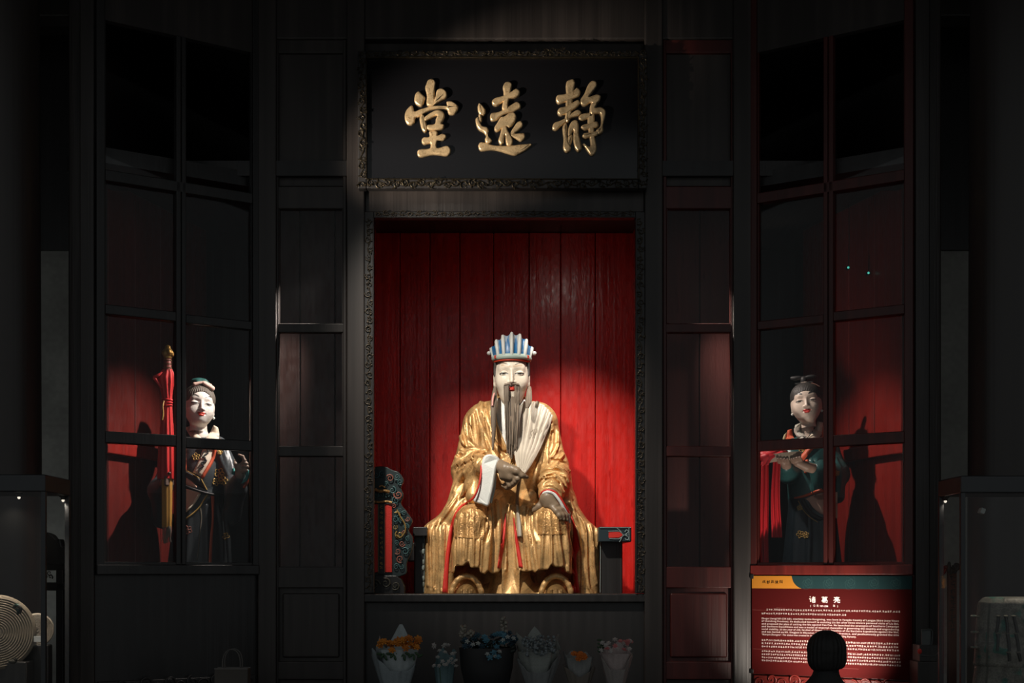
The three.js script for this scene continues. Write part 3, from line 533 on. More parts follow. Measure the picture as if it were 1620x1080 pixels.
// ---------- the seated statue ----------
const statue = thing('seated_statue', 'large gilded seated statue of a bearded sage with blue ribbed crown inside the red niche', 'statue', [0.03, 1.715, -9.15]);
const q = (list) => list.map(([x, y, d]) => P(x, y, d));
let robeField, lapBase;
{
  const up = [
    [capsule(P(769, 665, 9.34), P(848, 665, 9.34), 0.139), 0.05], [capsule(P(808, 640, 9.34), P(808, 600, 9.36), 0.1, 0.09), 0.06],
    [ellipsoid(P(808, 705, 9.33), [0.27, 0.36, 0.2]), 0.06], [ellipsoid(P(808, 770, 9.28), [0.28, 0.26, 0.25]), 0.06],
    ...chain(q([[759, 674, 9.33], [741, 742, 9.28]]), [0.128, 0.112]).map((f) => [f, 0.05]),                   // his right upper arm
    ...chain(q([[741, 744, 9.28], [757, 742, 9.02], [768, 737, 8.82]]), [0.118, 0.1, 0.078]).map((f) => [f, 0.05]),
    ...chain(q([[741, 750, 9.2], [739, 785, 9.1], [724, 815, 9.02]]), [0.11, 0.11, 0.11]).map((f) => [f, 0.06]),      // hanging sleeve
    ...chain(q([[752, 752, 8.95], [750, 785, 8.88]]), [0.075, 0.06]).map((f) => [f, 0.05]),
    ...chain(q([[855, 672, 9.33], [872, 735, 9.28]]), [0.128, 0.112]).map((f) => [f, 0.05]),
    ...chain(q([[874, 740, 9.26], [876, 762, 9.05], [872, 780, 8.9]]), [0.118, 0.105, 0.092]).map((f) => [f, 0.05]),
    ...chain(q([[884, 760, 9.2], [890, 795, 9.1], [902, 828, 9.05]]), [0.09, 0.09, 0.1]).map((f) => [f, 0.06]),
    ...chain(q([[718, 822, 9.1], [692, 848, 9.06], [690, 950, 9.0]]), [0.1, 0.105, 0.09]).map((f) => [f, 0.05]),       // robe spread over the seat
    ...chain(q([[704, 845, 8.98], [702, 950, 8.94]]), [0.07, 0.07]).map((f) => [f, 0.04]),
    ...chain(q([[905, 828, 9.1], [926, 852, 9.06], [928, 950, 9.02]]), [0.1, 0.1, 0.09]).map((f) => [f, 0.05]),
    [capsule(P(808, 820, 9.34), P(808, 880, 9.36), 0.3, 0.26), 0.05], [capsule(P(735, 860, 9.36), P(880, 860, 9.36), 0.16), 0.05], [capsule(P(735, 930, 9.4), P(880, 930, 9.4), 0.22), 0.05],
  ];
  // lap cloth over the knees, cut off along a waved hem
  const lap = [
    ...chain(q([[778, 818, 9.25], [749, 828, 8.88]]), [0.14, 0.13]).map((f) => [f, 0.05]), ...chain(q([[749, 828, 8.87], [747, 870, 8.85], [745, 930, 8.84]]), [0.122, 0.135, 0.145]).map((f) => [f, 0.05]),
    ...chain(q([[845, 812, 9.25], [872, 826, 8.88]]), [0.14, 0.13]).map((f) => [f, 0.05]), ...chain(q([[872, 826, 8.87], [873, 870, 8.85], [875, 930, 8.84]]), [0.122, 0.132, 0.142]).map((f) => [f, 0.05]),
    ...chain(q([[783, 790, 9.06], [781, 810, 8.99], [781, 850, 8.95], [780, 930, 8.93]]), [0.08, 0.1, 0.11, 0.12]).map((f) => [f, 0.035]),
    ...chain(q([[836, 792, 9.06], [836, 812, 8.99], [836, 850, 8.95], [838, 930, 8.93]]), [0.08, 0.1, 0.11, 0.12]).map((f) => [f, 0.035]),
    ...chain(q([[808, 788, 9.08], [808, 815, 9.02], [808, 930, 9.0]]), [0.09, 0.1, 0.12]).map((f) => [f, 0.03]),
  ];
  const hem = [[700, 912], [711, 909], [719, 905], [721, 895], [731, 895], [741, 889], [745, 898], [758, 898], [760, 906], [767, 908], [771, 903], [778, 907], [788, 906], [793, 900], [796, 960], [822, 960], [824, 900], [826, 904], [836, 904], [844, 903], [846, 906], [854, 901], [866, 901], [873, 893], [880, 897], [893, 897], [896, 905], [906, 908], [915, 910]].map(([x, y]) => { const p = W(x, y, 8.75); return [p.x, p.y]; });
  const hemY = (x) => { if (x <= hem[0][0]) return hem[0][1]; for (let i = 1; i < hem.length; i++) if (x <= hem[i][0]) { const t = (x - hem[i - 1][0]) / (hem[i][0] - hem[i - 1][0]); return mix(hem[i - 1][1], hem[i][1], t * t * (3 - 2 * t)); } return hem[hem.length - 1][1]; };
  const lapF0 = union(lap, 0.04), upF0 = union(up, 0.05);
  lapBase = lapF0;
  const upList = [
    [[[760.7, 637], [762, 657], [769.6, 676], [778.5, 692], [784, 708], [795, 722]], 0.02], [[[781, 634], [784.4, 668], [793, 691], [801, 708]], 0.012],
    [[[745, 660], [745, 682], [750, 709]], 0.02], [[[755, 655], [757, 682], [755, 709]], 0.018], [[[762, 664], [769, 691], [773, 709]], 0.016], [[[737, 673], [741, 694], [747, 710]], 0.018], [[[731, 690], [733, 700], [742, 710]], 0.018],
    [[[729, 691], [731, 700], [743, 709], [752, 715]], 0.02], [[[723, 709], [731, 716], [740, 716]], 0.018], [[[715, 727], [725, 722], [738, 716], [749, 712], [758, 715]], 0.02],
    [[[716, 738], [728, 733], [742, 722], [756, 716]], 0.017], [[[740, 722], [749, 715], [766, 716]], 0.018], [[[749, 733], [752, 722], [764, 716]], 0.014], [[[732, 752], [740, 737], [749, 722]], 0.016], [[[725, 745], [734, 730], [743, 722]], 0.014], [[[719, 777], [727, 760], [734, 747]], 0.018], [[[729, 790], [738, 765], [746, 740]], 0.014],
    [[[867, 684], [867, 703], [863, 732]], 0.02], [[[873, 673], [873, 703], [866, 730]], 0.018], [[[881, 684], [880, 709], [866, 732]], 0.02], [[[887, 703], [881, 719], [867, 734]], 0.018], [[[891, 718], [880, 729]], 0.018],
    [[[859, 737], [874, 734], [895, 738], [900, 745]], 0.022], [[[855, 757], [864, 747], [877, 747], [889, 758], [896, 771]], 0.016], [[[855, 765], [865, 755], [878, 755]], 0.014], [[[853, 769], [866, 761], [880, 765], [892, 778]], 0.016], [[[880, 740], [893, 752], [899, 762]], 0.016],
    [[[720, 788], [704, 814], [691, 829], [686, 842], [686, 884], [688, 930]], 0.016], [[[728, 783], [709, 811], [697, 829], [694, 847], [695, 898], [694, 930]], 0.014], [[[678, 832], [679, 869], [678, 925]], 0.022], [[[685, 833], [685, 856]], 0.014], [[[702, 830], [701, 880], [699, 935]], 0.014],
    [[[902, 796], [914, 818], [924, 832], [929, 850], [928, 885], [930, 930]], 0.018], [[[923, 829], [926, 855], [928, 890], [929, 925], [937, 938]], 0.014], [[[934, 830], [938, 855], [938, 900], [944, 922]], 0.016], [[[904, 810], [914, 832], [918, 848], [916, 862]], 0.02], [[[944, 829], [944, 862]], 0.012], [[[918, 850], [922, 890], [920, 938]], 0.012],
    [[[806, 905], [804, 920], [803, 935]], 0.02], [[[815, 905], [816, 936]], 0.016], [[[790, 912], [796, 925], [800, 936]], 0.018], [[[845, 912], [850, 934]], 0.014],
  ], upFolds = folds(upF0, upList), upCuts = union(folds(upF0, upList, 0, 0.45), 0.008);
  const lapList = [
    [[[738.5, 814], [739, 850], [737, 884]], 0.012], [[[748, 806], [750, 855], [750, 896]], 0.011], [[[728, 812], [725, 850], [724, 892]], 0.012], [[[760, 818], [758, 855], [756, 895]], 0.012],
    [[[769, 818], [769, 840], [762, 856]], 0.017], [[[775, 803], [774, 840], [770, 903]], 0.016], [[[787, 793], [789, 840], [787, 903]], 0.022], [[[799, 812], [797, 850], [794, 898]], 0.012], [[[806, 800], [801, 830], [800, 900]], 0.012], [[[814, 815], [815, 850], [819, 898]], 0.012],
    [[[836, 803], [836, 840], [844, 903]], 0.018], [[[844, 810], [842, 832], [849, 856]], 0.018], [[[822, 803], [829, 840], [833, 900]], 0.014], [[[862, 810], [859, 855], [856, 900]], 0.014], [[[869, 812], [873, 855], [873, 896]], 0.012], [[[882, 822], [885, 862], [891, 893]], 0.014], [[[894, 830], [898, 870], [899, 903]], 0.014],
  ], lapFolds = folds(lapF0, lapList), lapCuts = union(folds(lapF0, lapList, 0, 0.45), 0.008);
  const lapF2 = union([[lapF0, 0.02], ...lapFolds.map((f) => [f, 0.014])], 0.014), lapF1 = (x, y, z) => { const d = lapF2(x, y, z); return d > 0.06 || d < -0.08 ? d : smax(d, -lapCuts(x, y, z), 0.014); };
  const lapF = (x, y, z) => { const d = lapF1(x, y, z); return d > 0.3 ? d : smax(d, (hemY(x) - y) * 0.8, 0.012); };
  const feet = [
    [ellipsoid(P(738, 950, 9.0), [0.13, 0.18, 0.2]), 0.03], [ellipsoid(P(880, 950, 9.0), [0.13, 0.18, 0.2]), 0.03], [capsule(P(795, 950, 9.04), P(826, 950, 9.04), 0.14), 0.04], [capsule(P(808, 870, 9.1), P(808, 950, 8.98), 0.12, 0.16), 0.05], [capsule(P(768, 950, 9.05), P(852, 950, 9.05), 0.12), 0.03],
    ...[738, 880].map((x) => { const pts = []; for (let i = 0; i <= 10; i++) { const a = Math.PI * i / 10; pts.push(P(x + Math.cos(a) * 24, 944 - Math.sin(a) * 33, 8.81)); } return chain(pts, pts.map(() => 0.017)).map((f) => [f, 0.02]); }).flat(),
  ];
  const upF2 = union([[upF0, 0.02], ...upFolds.map((f) => [f, 0.016])], 0.016), upF1 = (x, y, z) => { const d = upF2(x, y, z); return d > 0.06 || d < -0.08 ? d : smax(d, -upCuts(x, y, z), 0.014); }, feetF = union(feet, 0.03);
  robeField = (x, y, z) => { const a = upF1(x, y, z), b = lapF(x, y, z), c = y < 2.1 ? feetF(x, y, z) : 9; let d = smin(a, b, 0.012); if (c < 9) d = smin(d, c, 0.02); return d; };
  const lo = P(660, 945, 8.6), hi = P(960, 620, 8.6);
  part('robe', [net(robeField, [-0.68, 1.71, -9.64], [0.72, 3.3, -8.55], 0.0085)], M.gold, statue);
  // embroidered cloth over the knees stands out as a rougher gilding
  const knee = (l, r) => patch(robeField, l, r, 26, 14, 0.0015, 0.006);
  part('knee_brocade', [knee([[731, 803], [722, 815], [718, 835], [719, 850]], [[760, 800], [769, 815], [767, 835], [764, 853]])], M.goldRough, statue);
  part('knee_brocade', [knee([[859, 803], [851, 815], [850, 832], [851, 846]], [[884, 803], [893, 815], [896, 832], [895, 846]])], M.goldRough, statue);
  const ribbon = (n, l, r, rows, mm, lift = 0.008) => part(n, [patch(robeField, l, r, rows, 3, lift, 0.01)], mm, statue);
  ribbon('red_trim', [[753, 780], [743, 790.4], [726.7, 800.7], [719, 812.6], [713, 829], [707, 863], [703, 898], [699.5, 936]], [[755, 781], [746, 791.8], [730, 802.2], [722, 814], [718, 829], [715, 854], [710.5, 891], [708.5, 937]], 40, M.red);
  ribbon('red_trim', [[799, 812], [793.5, 854], [786.6, 898]], [[800.8, 812], [799.5, 847], [792, 899]], 24, M.red);
  ribbon('red_trim', [[811.5, 818], [814.8, 854], [820.7, 897]], [[813.5, 819], [819.3, 851], [827.4, 898]], 24, M.red);
  ribbon('red_trim', [[878.5, 780], [894.5, 800], [903.5, 819], [906.6, 840], [905.5, 870], [905, 937]], [[880.5, 779.5], [897.5, 800], [906.5, 819], [916.5, 866], [912, 880], [917, 937]], 40, M.red);
  part('white_collar', [patch(robeField, [[784, 630], [785, 652], [788, 674], [795, 692], [803, 710]], [[834, 632], [828, 652], [822, 676], [818, 694], [808, 714]], 24, 12, 0.016, 0.02)], M.white, statue);
  // rolled lapels
  for (const [l, r] of [[[[765, 645], [767, 658], [773, 677], [783, 695], [796, 714]], [[786, 634], [786.5, 660], [792, 682], [799, 698], [806, 712]]], [[[834, 630], [828, 660], [822, 680], [814, 704]], [[852, 642], [848, 662], [836, 690], [818, 716]]]]) part('lapel', [patch(robeField, l, r, 24, 8, 0.02, 0.02)], M.gold, statue);
  // shoes
  for (const x of [738, 880]) part('shoe', [net(union([ellipsoid(P(x, 946, 8.82), [0.078, 0.1, 0.12]), ...[-5, 0, 5].map((e) => capsule(P(x + e * 1.6, 934, 8.72), P(x + e * 1.6, 944, 8.72), 0.012))], 0.01), [P(x - 22, 0, 8.7)[0], 1.715, -8.96], [P(x + 22, 0, 8.7)[0], 1.87, -8.66], 0.008)], M.goldDark, statue);
  // his right cuff: a broad white sleeve end hanging from the wrist
  { const out = [[768, 719], [778, 717.5], [787, 721], [791, 727], [786.5, 737], [783.5, 752], [781, 768], [777, 785], [772, 800], [763, 797.5], [749, 791.5], [754, 781], [758, 768], [760.5, 752], [761, 735], [763, 725]].map(([x, y]) => { const p = W(x, y, 8.72); return [p.x, p.y]; });
    const g = slab(out, 0.05, 0.016, true, 4), p = g.attributes.position, mid = W(772, 755, 8.72); for (let i = 0; i < p.count; i++) { const u = (p.getX(i) - mid.x) / 0.08, v = (p.getY(i) - mid.y) / 0.18; p.setZ(i, p.getZ(i) - 8.785 - 0.03 * u * u - 0.035 * Math.max(0, v) * v + 0.004 * Math.sin(u * 4 + v * 2)); } g.computeVertexNormals(); part('white_cuff', [metric(g)], M.white, statue); }
  part('cuff_lining', [tube(q([[783.5, 752, 8.775], [781.5, 772, 8.77], [776, 795, 8.76]]), 0.017, 12, 8, 0.6)], mat([0.42, 0.43, 0.4], 0.6), statue);
  part('red_trim', [tube(q([[761.5, 735, 8.755], [761, 748, 8.73], [758.5, 764, 8.715], [754, 778, 8.715], [749, 788, 8.73]]), 0.007, 24, 6)], M.red, statue);
  // cuff on his left wrist
  part('white_cuff', [tube(q([[857, 786, 8.82], [861, 779.5, 8.78], [868, 778, 8.76], [876, 781, 8.76], [884, 790, 8.76], [891, 802, 8.77], [899, 818, 8.8], [901, 826, 8.82]]), 0.011, 40, 8)], M.white, statue);
  part('red_trim', [tube(q([[854, 786, 8.83], [858, 778, 8.79], [868, 775, 8.765], [878, 778, 8.76], [887, 788, 8.765], [896, 803, 8.78], [903, 817, 8.81]]), 0.007, 40, 6)], M.red, statue);
  // hands
  const A = union([
    ...chain(q([[777, 735, 8.86], [789, 737, 8.8], [800, 741, 8.74]]), [0.052, 0.045, 0.045]), capsule(P(803, 747, 8.74), P(814, 744, 8.72), 0.04, 0.03), capsule(P(797, 752, 8.76), P(808, 754, 8.73), 0.036, 0.034),
    ...chain(q([[810, 741, 8.71], [818, 745, 8.69], [826, 751.5, 8.69], [834, 754.5, 8.7]]), [0.026, 0.022, 0.018, 0.012]),
  ], 0.022);
  const fingers = [[[812, 749], [819, 757], [814, 763], [806, 761]], [[809, 752], [816, 761], [811, 766], [803, 764]], [[805, 755], [812, 764], [807, 769], [799, 766]], [[801, 757], [807, 767], [803, 771], [796, 768]]];
  const FA = fingers.map((p, i) => union(chain(q([[...p[0], 8.725 + i * 0.01], [...p[1], 8.70 + i * 0.016], [...p[2], 8.735 + i * 0.016], [...p[3], 8.775 + i * 0.01]]), [0.021, 0.019, 0.017, 0.014]), 0.01));
  const handA = (x, y, z) => { let d = A(x, y, z); for (const f of FA) d = smin(d, f(x, y, z), 0.008); return d; };
  part('hand', [net(handA, [P(768, 0, 8.7)[0], P(0, 785, 8.7)[1], -8.95], [P(842, 0, 8.7)[0], P(0, 718, 8.7)[1], -8.6], 0.0045)], M.hand, statue);
  part('fingernail', [tint(new THREE.SphereGeometry(0.008, 8, 6).scale(1.4, 0.8, 0.5).translate(...P(833, 753.5, 8.688)), [1, 1, 1])], M.hand, statue);
  const Bd = (px, py, lift) => (reach(robeField, px, py) ?? 8.8) - lift;
  const pb = (x, y, l) => P(x, y, Bd(x, y, l));
  const handB = [
    ...chain([pb(872, 783, 0.0), pb(868, 789, 0.012), pb(868, 797, 0.016)], [0.05, 0.046, 0.042]), capsule(pb(863, 790, 0.018), pb(883, 795, 0.018), 0.042, 0.04), capsule(pb(866, 786, 0.02), pb(878, 800, 0.012), 0.042, 0.034),
    ...chain([pb(859, 794, 0.015), pb(853, 801, 0.016), pb(847, 805, 0.02), pb(844, 807.5, 0.02)], [0.028, 0.024, 0.02, 0.015]),
  ];
  const FB = [[[877, 799], [885, 807], [890, 815], [892, 821]], [[881, 798], [889, 806], [895, 815], [897, 822]], [[884, 795], [893, 804], [899, 813], [901, 819]], [[873, 801], [880, 808], [885, 815], [887, 820]]].map((p) => union(chain(p.map(([x, y], i) => pb(x, y, 0.014)), [0.022, 0.02, 0.018, 0.013]), 0.01));
  const hb = union(handB, 0.022);
  part('hand', [net((x, y, z) => { let d = hb(x, y, z); for (const f of FB) d = smin(d, f(x, y, z), 0.008); return d; }, [P(836, 0, 8.7)[0], P(0, 832, 8.7)[1], -9.1], [P(908, 0, 8.7)[0], P(0, 768, 8.7)[1], -8.6], 0.005)], M.hand, statue);
  // head
  const HS = 0.1215, hAt = P(809.5, 592.5, 9.2), o = { chin: -1.78, nose: -0.62, mouth: -0.95, wide: 1.0, skin: [0.74, 0.65, 0.53], lip: [0.6, 0.045, 0.025], brow: 0.46, browW: 0.022, browC: [0.1, 0.06, 0.04], browShade: [0.5, 0.3, 0.17], crease: 1 };
  const hf = headField(o), head = part('head', [posed(net(hf, [-1.3, -2.6, -1.7], [1.3, 1.6, 1.4], 0.033, facePaint(hf, o), 0.12), hAt, HS)], M.paintGloss, statue);
  const hp = (x, y, z) => [hAt[0] + x * HS, hAt[1] + y * HS, hAt[2] + z * HS];
  // beard, moustache and side locks: many strands each
  const R = rng(77), strands = (n, from, to, r, wob) => { const out = []; for (let i = 0; i < n; i++) { const t = (i + 0.5) / n, a = from(t, R), b = to(t, R), pts = [], tone = 0.35 + R() * 0.85; for (let k = 0; k <= 6; k++) { const u = k / 6; const w = wob * Math.sin(u * 9 + i * 1.7) * u; pts.push(V(mix(a[0], b[0], u) + w, mix(a[1], b[1], u), mix(a[2], b[2], u ** 0.8) + Math.sin(u * 3.1) * 0.012)); } out.push(tint(tube(pts, (u) => r * (1 - 0.6 * u * u), 10, 5), [0.21 * tone, 0.155 * tone, 0.11 * tone])); } return out; };
  part('beard', strands(84, (t, r) => { const u = r(); return hp(mix(-0.4, 0.42, t), -1.36 - 0.4 * u, 0.84 - 0.2 * u + 0.07 * r()); }, (t, r) => P(mix(801, 818.5, t) + r() * 1.5 - 0.75, mix(698, 729, r()) - Math.abs(t - 0.45) * 14, 9.02 + r() * 0.035), 0.006, 0.003), M.beard, statue);
  for (const s of [-1, 1]) part('moustache', strands(20, (t, r) => hp(s * mix(0.2, 0.44, t), -0.74 - r() * 0.03, 0.96 - 0.12 * t), (t) => hp(s * mix(0.18, 0.42, t), -2.0, 0.97), 0.006, 0.001).concat([tint(tube([hp(s * 0.02, -0.7, 1.0), hp(s * 0.2, -0.71, 0.98), hp(s * 0.42, -0.74, 0.9)], (u) => 0.006 + 0.004 * u, 10, 6), [0.2, 0.15, 0.11])]), M.beard, statue);
  const lock = (xs, n, w) => { const out = []; for (let i = 0; i < n; i++) { const e = (i / (n - 1) - 0.5) * 2, tone = 0.7 + 0.5 * ((i * 0.37) % 1); out.push(tint(tube(xs.map(([x, y, d, f]) => W(x + e * w * f, y, d - 0.012 * (1 - e * e))), (u) => 0.007 * (1 - 0.55 * u), 18, 5), [0.2 * tone, 0.15 * tone, 0.11 * tone])); } return out; };
  part('side_lock', lock([[783.5, 612, 9.19, 0.4], [782, 628, 9.12, 1], [780.5, 650, 9.05, 1], [781, 680, 9.03, 0.8], [779.5, 712, 9.03, 0.25]], 8, 3.4), M.beard, statue);
  part('side_lock', lock([[837.5, 612, 9.19, 0.4], [837, 624, 9.12, 1], [836, 636, 9.07, 1.2], [834, 645, 9.05, 0.6]], 8, 3.6), M.beard, statue);
  for (const s of [-1, 1]) part('sideburn', [tube([hp(s * 0.97, 0.75, 0.1), hp(s * 1.0, 0.3, 0.05), hp(s * 0.98, -0.1, 0.1)], 0.012, 10, 6)], M.hair, statue);
  part('crown_cord', [tube(q([[782, 622, 9.1], [779.5, 632, 9.06], [779, 642, 9.04]]), 0.008, 10, 6)], mat([0.7, 0.35, 0.3], 0.6), statue);
  // crown: a fan of ribs round the head above a pale band
  const crown = new THREE.Group(); crown.name = 'crown'; statue.add(crown);
  const top = [[-1.22, 547], [-0.9, 537.5], [-0.52, 530.5], [0, 526.5], [0.47, 529], [0.86, 536.5], [1.2, 547]].map(([x, y]) => [x, (592.5 - y) * 0.00455 / HS - 0.06]);
  const tp = (a) => { const x = Math.sin(a) * 1.22; for (let i = 1; i < top.length; i++) if (x <= top[i][0]) { const t = (x - top[i - 1][0]) / (top[i][0] - top[i - 1][0]); const peak = mix(top[i - 1][1], top[i][1], t); return peak - 0.13 * Math.sin(Math.PI * t) ** 1.5 + 0.04; } return top[6][1]; };
  const ribA = top.map(([x]) => Math.asin(clamp(x / 1.22, -1, 1))), groove = (a) => { for (let i = 1; i < 7; i++) if (a <= ribA[i] && a >= ribA[i - 1]) return Math.sin(Math.PI * (a - ribA[i - 1]) / (ribA[i] - ribA[i - 1])); return 0; };
  { // scalloped shell
    const pos = [], idx = [], nu = 180, nv = 16;
    for (const lay of [0, 1]) for (let i = 0; i <= nu; i++) for (let j = 0; j <= nv; j++) {
      const a = (i / nu - 0.5) * 2 * Math.PI, fr = Math.abs(a) < Math.PI / 2, v = j / nv, h = fr ? tp(a) : top[0][1] - 0.25, y = mix(0.86, h, v), rr = mix(1.1, 1.25, v) - lay * 0.1 - (fr ? groove(a) * 0.06 : 0), bend = fr ? -0.55 * v * v * Math.cos(a) : 0;
      pos.push(...hp(Math.sin(a) * rr, y, Math.cos(a) * rr * 0.98 - 0.18 + bend));
    }
    const n = nv + 1, N = (nu + 1) * n;
    for (let i = 0; i < nu; i++) for (let j = 0; j < nv; j++) { const a = i * n + j, b = a + n; idx.push(a, b, b + 1, a, b + 1, a + 1, N + a, N + b + 1, N + b, N + a, N + a + 1, N + b + 1); }
    for (let i = 0; i < nu; i++) { const a = i * n + nv, b = a + n; idx.push(a, b, N + b, a, N + b, N + a); }
    const g = new THREE.BufferGeometry(); g.setAttribute('position', new THREE.Float32BufferAttribute(pos, 3)); g.setIndex(idx); g.computeVertexNormals();
    const col = new Float32Array(pos.length), P3 = pos; for (let i = 0; i < pos.length / 3; i++) { const u = (P3[3 * i + 1] - hAt[1]) / HS, an = Math.asin(clamp((P3[3 * i] - hAt[0]) / HS / 1.22, -1, 1)), k = noise(P3[3 * i] * 160, P3[3 * i + 1] * 30, 3), edge = 1 - Math.abs(groove(an)), worn = sstep(0.55, 0.85, k * 0.6 + 0.45 * edge * sstep(1.3, 1.6, u) + 0.3 * sstep(1.75, 2.2, u) + (Math.abs(groove(an) - 0.8) < 0.2 ? 0.12 : 0)); const c = [mix(0.01, 0.42, worn), mix(0.12, 0.46, worn), mix(0.3, 0.5, worn)]; col.set(c, 3 * i); }
    g.setAttribute('color', new THREE.BufferAttribute(col, 3)); g.setAttribute('uv', new THREE.BufferAttribute(new Float32Array(pos.length / 3 * 2), 2));
    part('crown_shell', [g], M.paintGloss, crown, true);
  }
  const ribM = mat([0.55, 0.55, 0.52], 0.5);
  for (const [x, h] of top) { const a = Math.asin(clamp(x / 1.22, -1, 1)), pts = []; for (let k = 0; k <= 8; k++) { const v = k / 8, rr = mix(1.1, 1.25, v), bend = -0.55 * v * v * Math.cos(a); pts.push(V(...hp(Math.sin(a) * rr, mix(1.06, h + 0.0, v), Math.cos(a) * rr * 0.98 - 0.18 + bend))); } part('rib', [tube(pts, (u) => 0.0125 * (1 + 0.35 * u - 0.5 * u ** 6), 16, 8)], ribM, crown); }
  const ring = (y0, y1, r0, r1) => { const g = lathe([[r0 - 0.08, y0], [r0, y0], [r1, (y0 + y1) / 2], [r0, y1], [r0 - 0.08, y1], [r0 - 0.08, y0]], 64); g.scale(1, 1, 0.98); g.translate(0, 0, -0.18); return posed(g, hAt, HS); };
  part('band', [ring(0.82, 1.12, 1.15, 1.22)], mat([0.42, 0.52, 0.46], 0.5, { map: paperTone }), crown);
  part('red_lining', [ring(0.7, 0.82, 1.09, 1.1)], mat([0.55, 0.05, 0.02], 0.5), crown);
  for (const s of [-1, 1]) { const a = s * 0.95; part('band_jewel', [posed(bar(-0.09, 0.09, -0.1, 0.1, -0.03, 0.03, 0.02).rotateY(a), hp(Math.sin(a) * 1.2, 0.98, Math.cos(a) * 1.18 - 0.18), HS)], mat([0.5, 0.06, 0.04], 0.4), crown); part('knob', [posed(new THREE.SphereGeometry(0.13, 14, 10), hp(s * 1.36, 1.3, -0.1), HS)], mat([0.5, 0.5, 0.48], 0.4), crown); }
}
// feather fan held against his shoulder
{
  const fan = thing('feather_fan', 'pale feather fan held in the hand of the gilded statue, resting on its shoulder', 'fan', P(825, 752, 8.75));
  const dd = (x, y) => Math.min((reach(robeField, x, y) ?? 9.2), 9.25) - 0.03, R = rng(9), n = 13;
  const tip = new THREE.CatmullRomCurve3([[820.5, 641], [829, 637], [841, 633.5], [851, 634], [860, 640], [867, 646], [873, 655]].map(([x, y]) => V(x, y, 0)));
  for (let i = 0; i < n; i++) {
    const t = i / (n - 1), e = tip.getPoint(t), b = [mix(821.5, 829.5, t), mix(747, 750, t)], c = [mix(811, 852, t ** 0.9), mix(706, 712, t)];
    const cv = new THREE.QuadraticBezierCurve3(V(b[0], b[1], 0), V(c[0], c[1], 0), V(e.x, e.y + R() * 2, 0)), rows = 18, pos = [], idx = [], col = [];
    const lay = 0.005 * (i % 2) + 0.003 * i / n;
    for (let k = 0; k <= rows; k++) {
      const u = k / rows, p = cv.getPoint(u), g = cv.getTangent(u), w = (0.9 + 2.75 * Math.sin(Math.min(1, u * 1.15 + 0.08) * Math.PI * 0.62)) * (u > 0.93 ? 0.75 : 1), nx = -g.y, ny = g.x;
      for (const s of [-1, -0.35, 0, 0.35, 1]) { const x = p.x + nx * w * s, y = p.y + ny * w * s, d0 = mix(8.76, 9.02, sstep(0, 0.4, u)), d = Math.min(mix(d0, dd(p.x, p.y), sstep(0.25, 0.6, u)), dd(p.x, p.y)) - lay - (s === 0 ? 0.009 : 0.004 * (1 - s * s)) ; pos.push(...P(x, y, d)); const m = 0.82 + 0.25 * noise(i * 3 + s * 4, k * 1.7, 2) - (s === 0 ? 0.06 : 0); col.push(m, m * 0.99, m * 0.97); }
    }
    const N = pos.length / 3; for (let k = 0; k < N; k++) pos.push(pos[3 * k], pos[3 * k + 1], pos[3 * k + 2] - 0.006), col.push(0.8, 0.78, 0.75);
    for (let k = 0; k < rows; k++) for (let j = 0; j < 4; j++) { const a = k * 5 + j; idx.push(a, a + 1, a + 6, a, a + 6, a + 5, N + a, N + a + 6, N + a + 1, N + a, N + a + 5, N + a + 6); }
    for (let k = 0; k < rows; k++) for (const j of [0, 4]) { const a = k * 5 + j, b2 = a + 5; j ? idx.push(a, N + a, N + b2, a, N + b2, b2) : idx.push(a, b2, N + b2, a, N + b2, N + a); }
    const g = new THREE.BufferGeometry(); g.setAttribute('position', new THREE.Float32BufferAttribute(pos, 3)); g.setAttribute('color', new THREE.Float32BufferAttribute(col, 3)); g.setAttribute('uv', new THREE.BufferAttribute(new Float32Array(pos.length / 3 * 2), 2)); g.setIndex(idx); g.computeVertexNormals();
    part('feather', [g], M.feather, fan);
  }
  const down = []; for (let i = 0; i < 60; i++) { const u = R(), x = mix(846, 829, u) + R() * 7 - 3.5, y = mix(676, 716, u), a = R() * 1.2 - 0.6; down.push(tube([W(x, y, dd(x, y) - 0.006), W(x - 1.5 + a * 3, y + 4, dd(x, y) - 0.018), W(x - 2.5 + a * 6, y + 9, dd(x, y) - 0.008)], 0.0022, 6, 4)); }
  part('down_tuft', down, mat([0.4, 0.34, 0.27], 0.8), fan);
  part('handle', [tube(q([[824, 748, 8.76], [821, 765, 8.775], [818, 790, 8.9], [819, 800, 8.93]]), 0.012, 16, 8)], M.hand, fan);
  part('tassel_strip', [patch(lapBase, [[815.5, 794], [817, 825], [818.5, 850]], [[819, 794], [824, 822], [826.5, 849]], 18, 4, 0.03, 0.02)], mat([0.42, 0.38, 0.3], 0.6), fan);
}
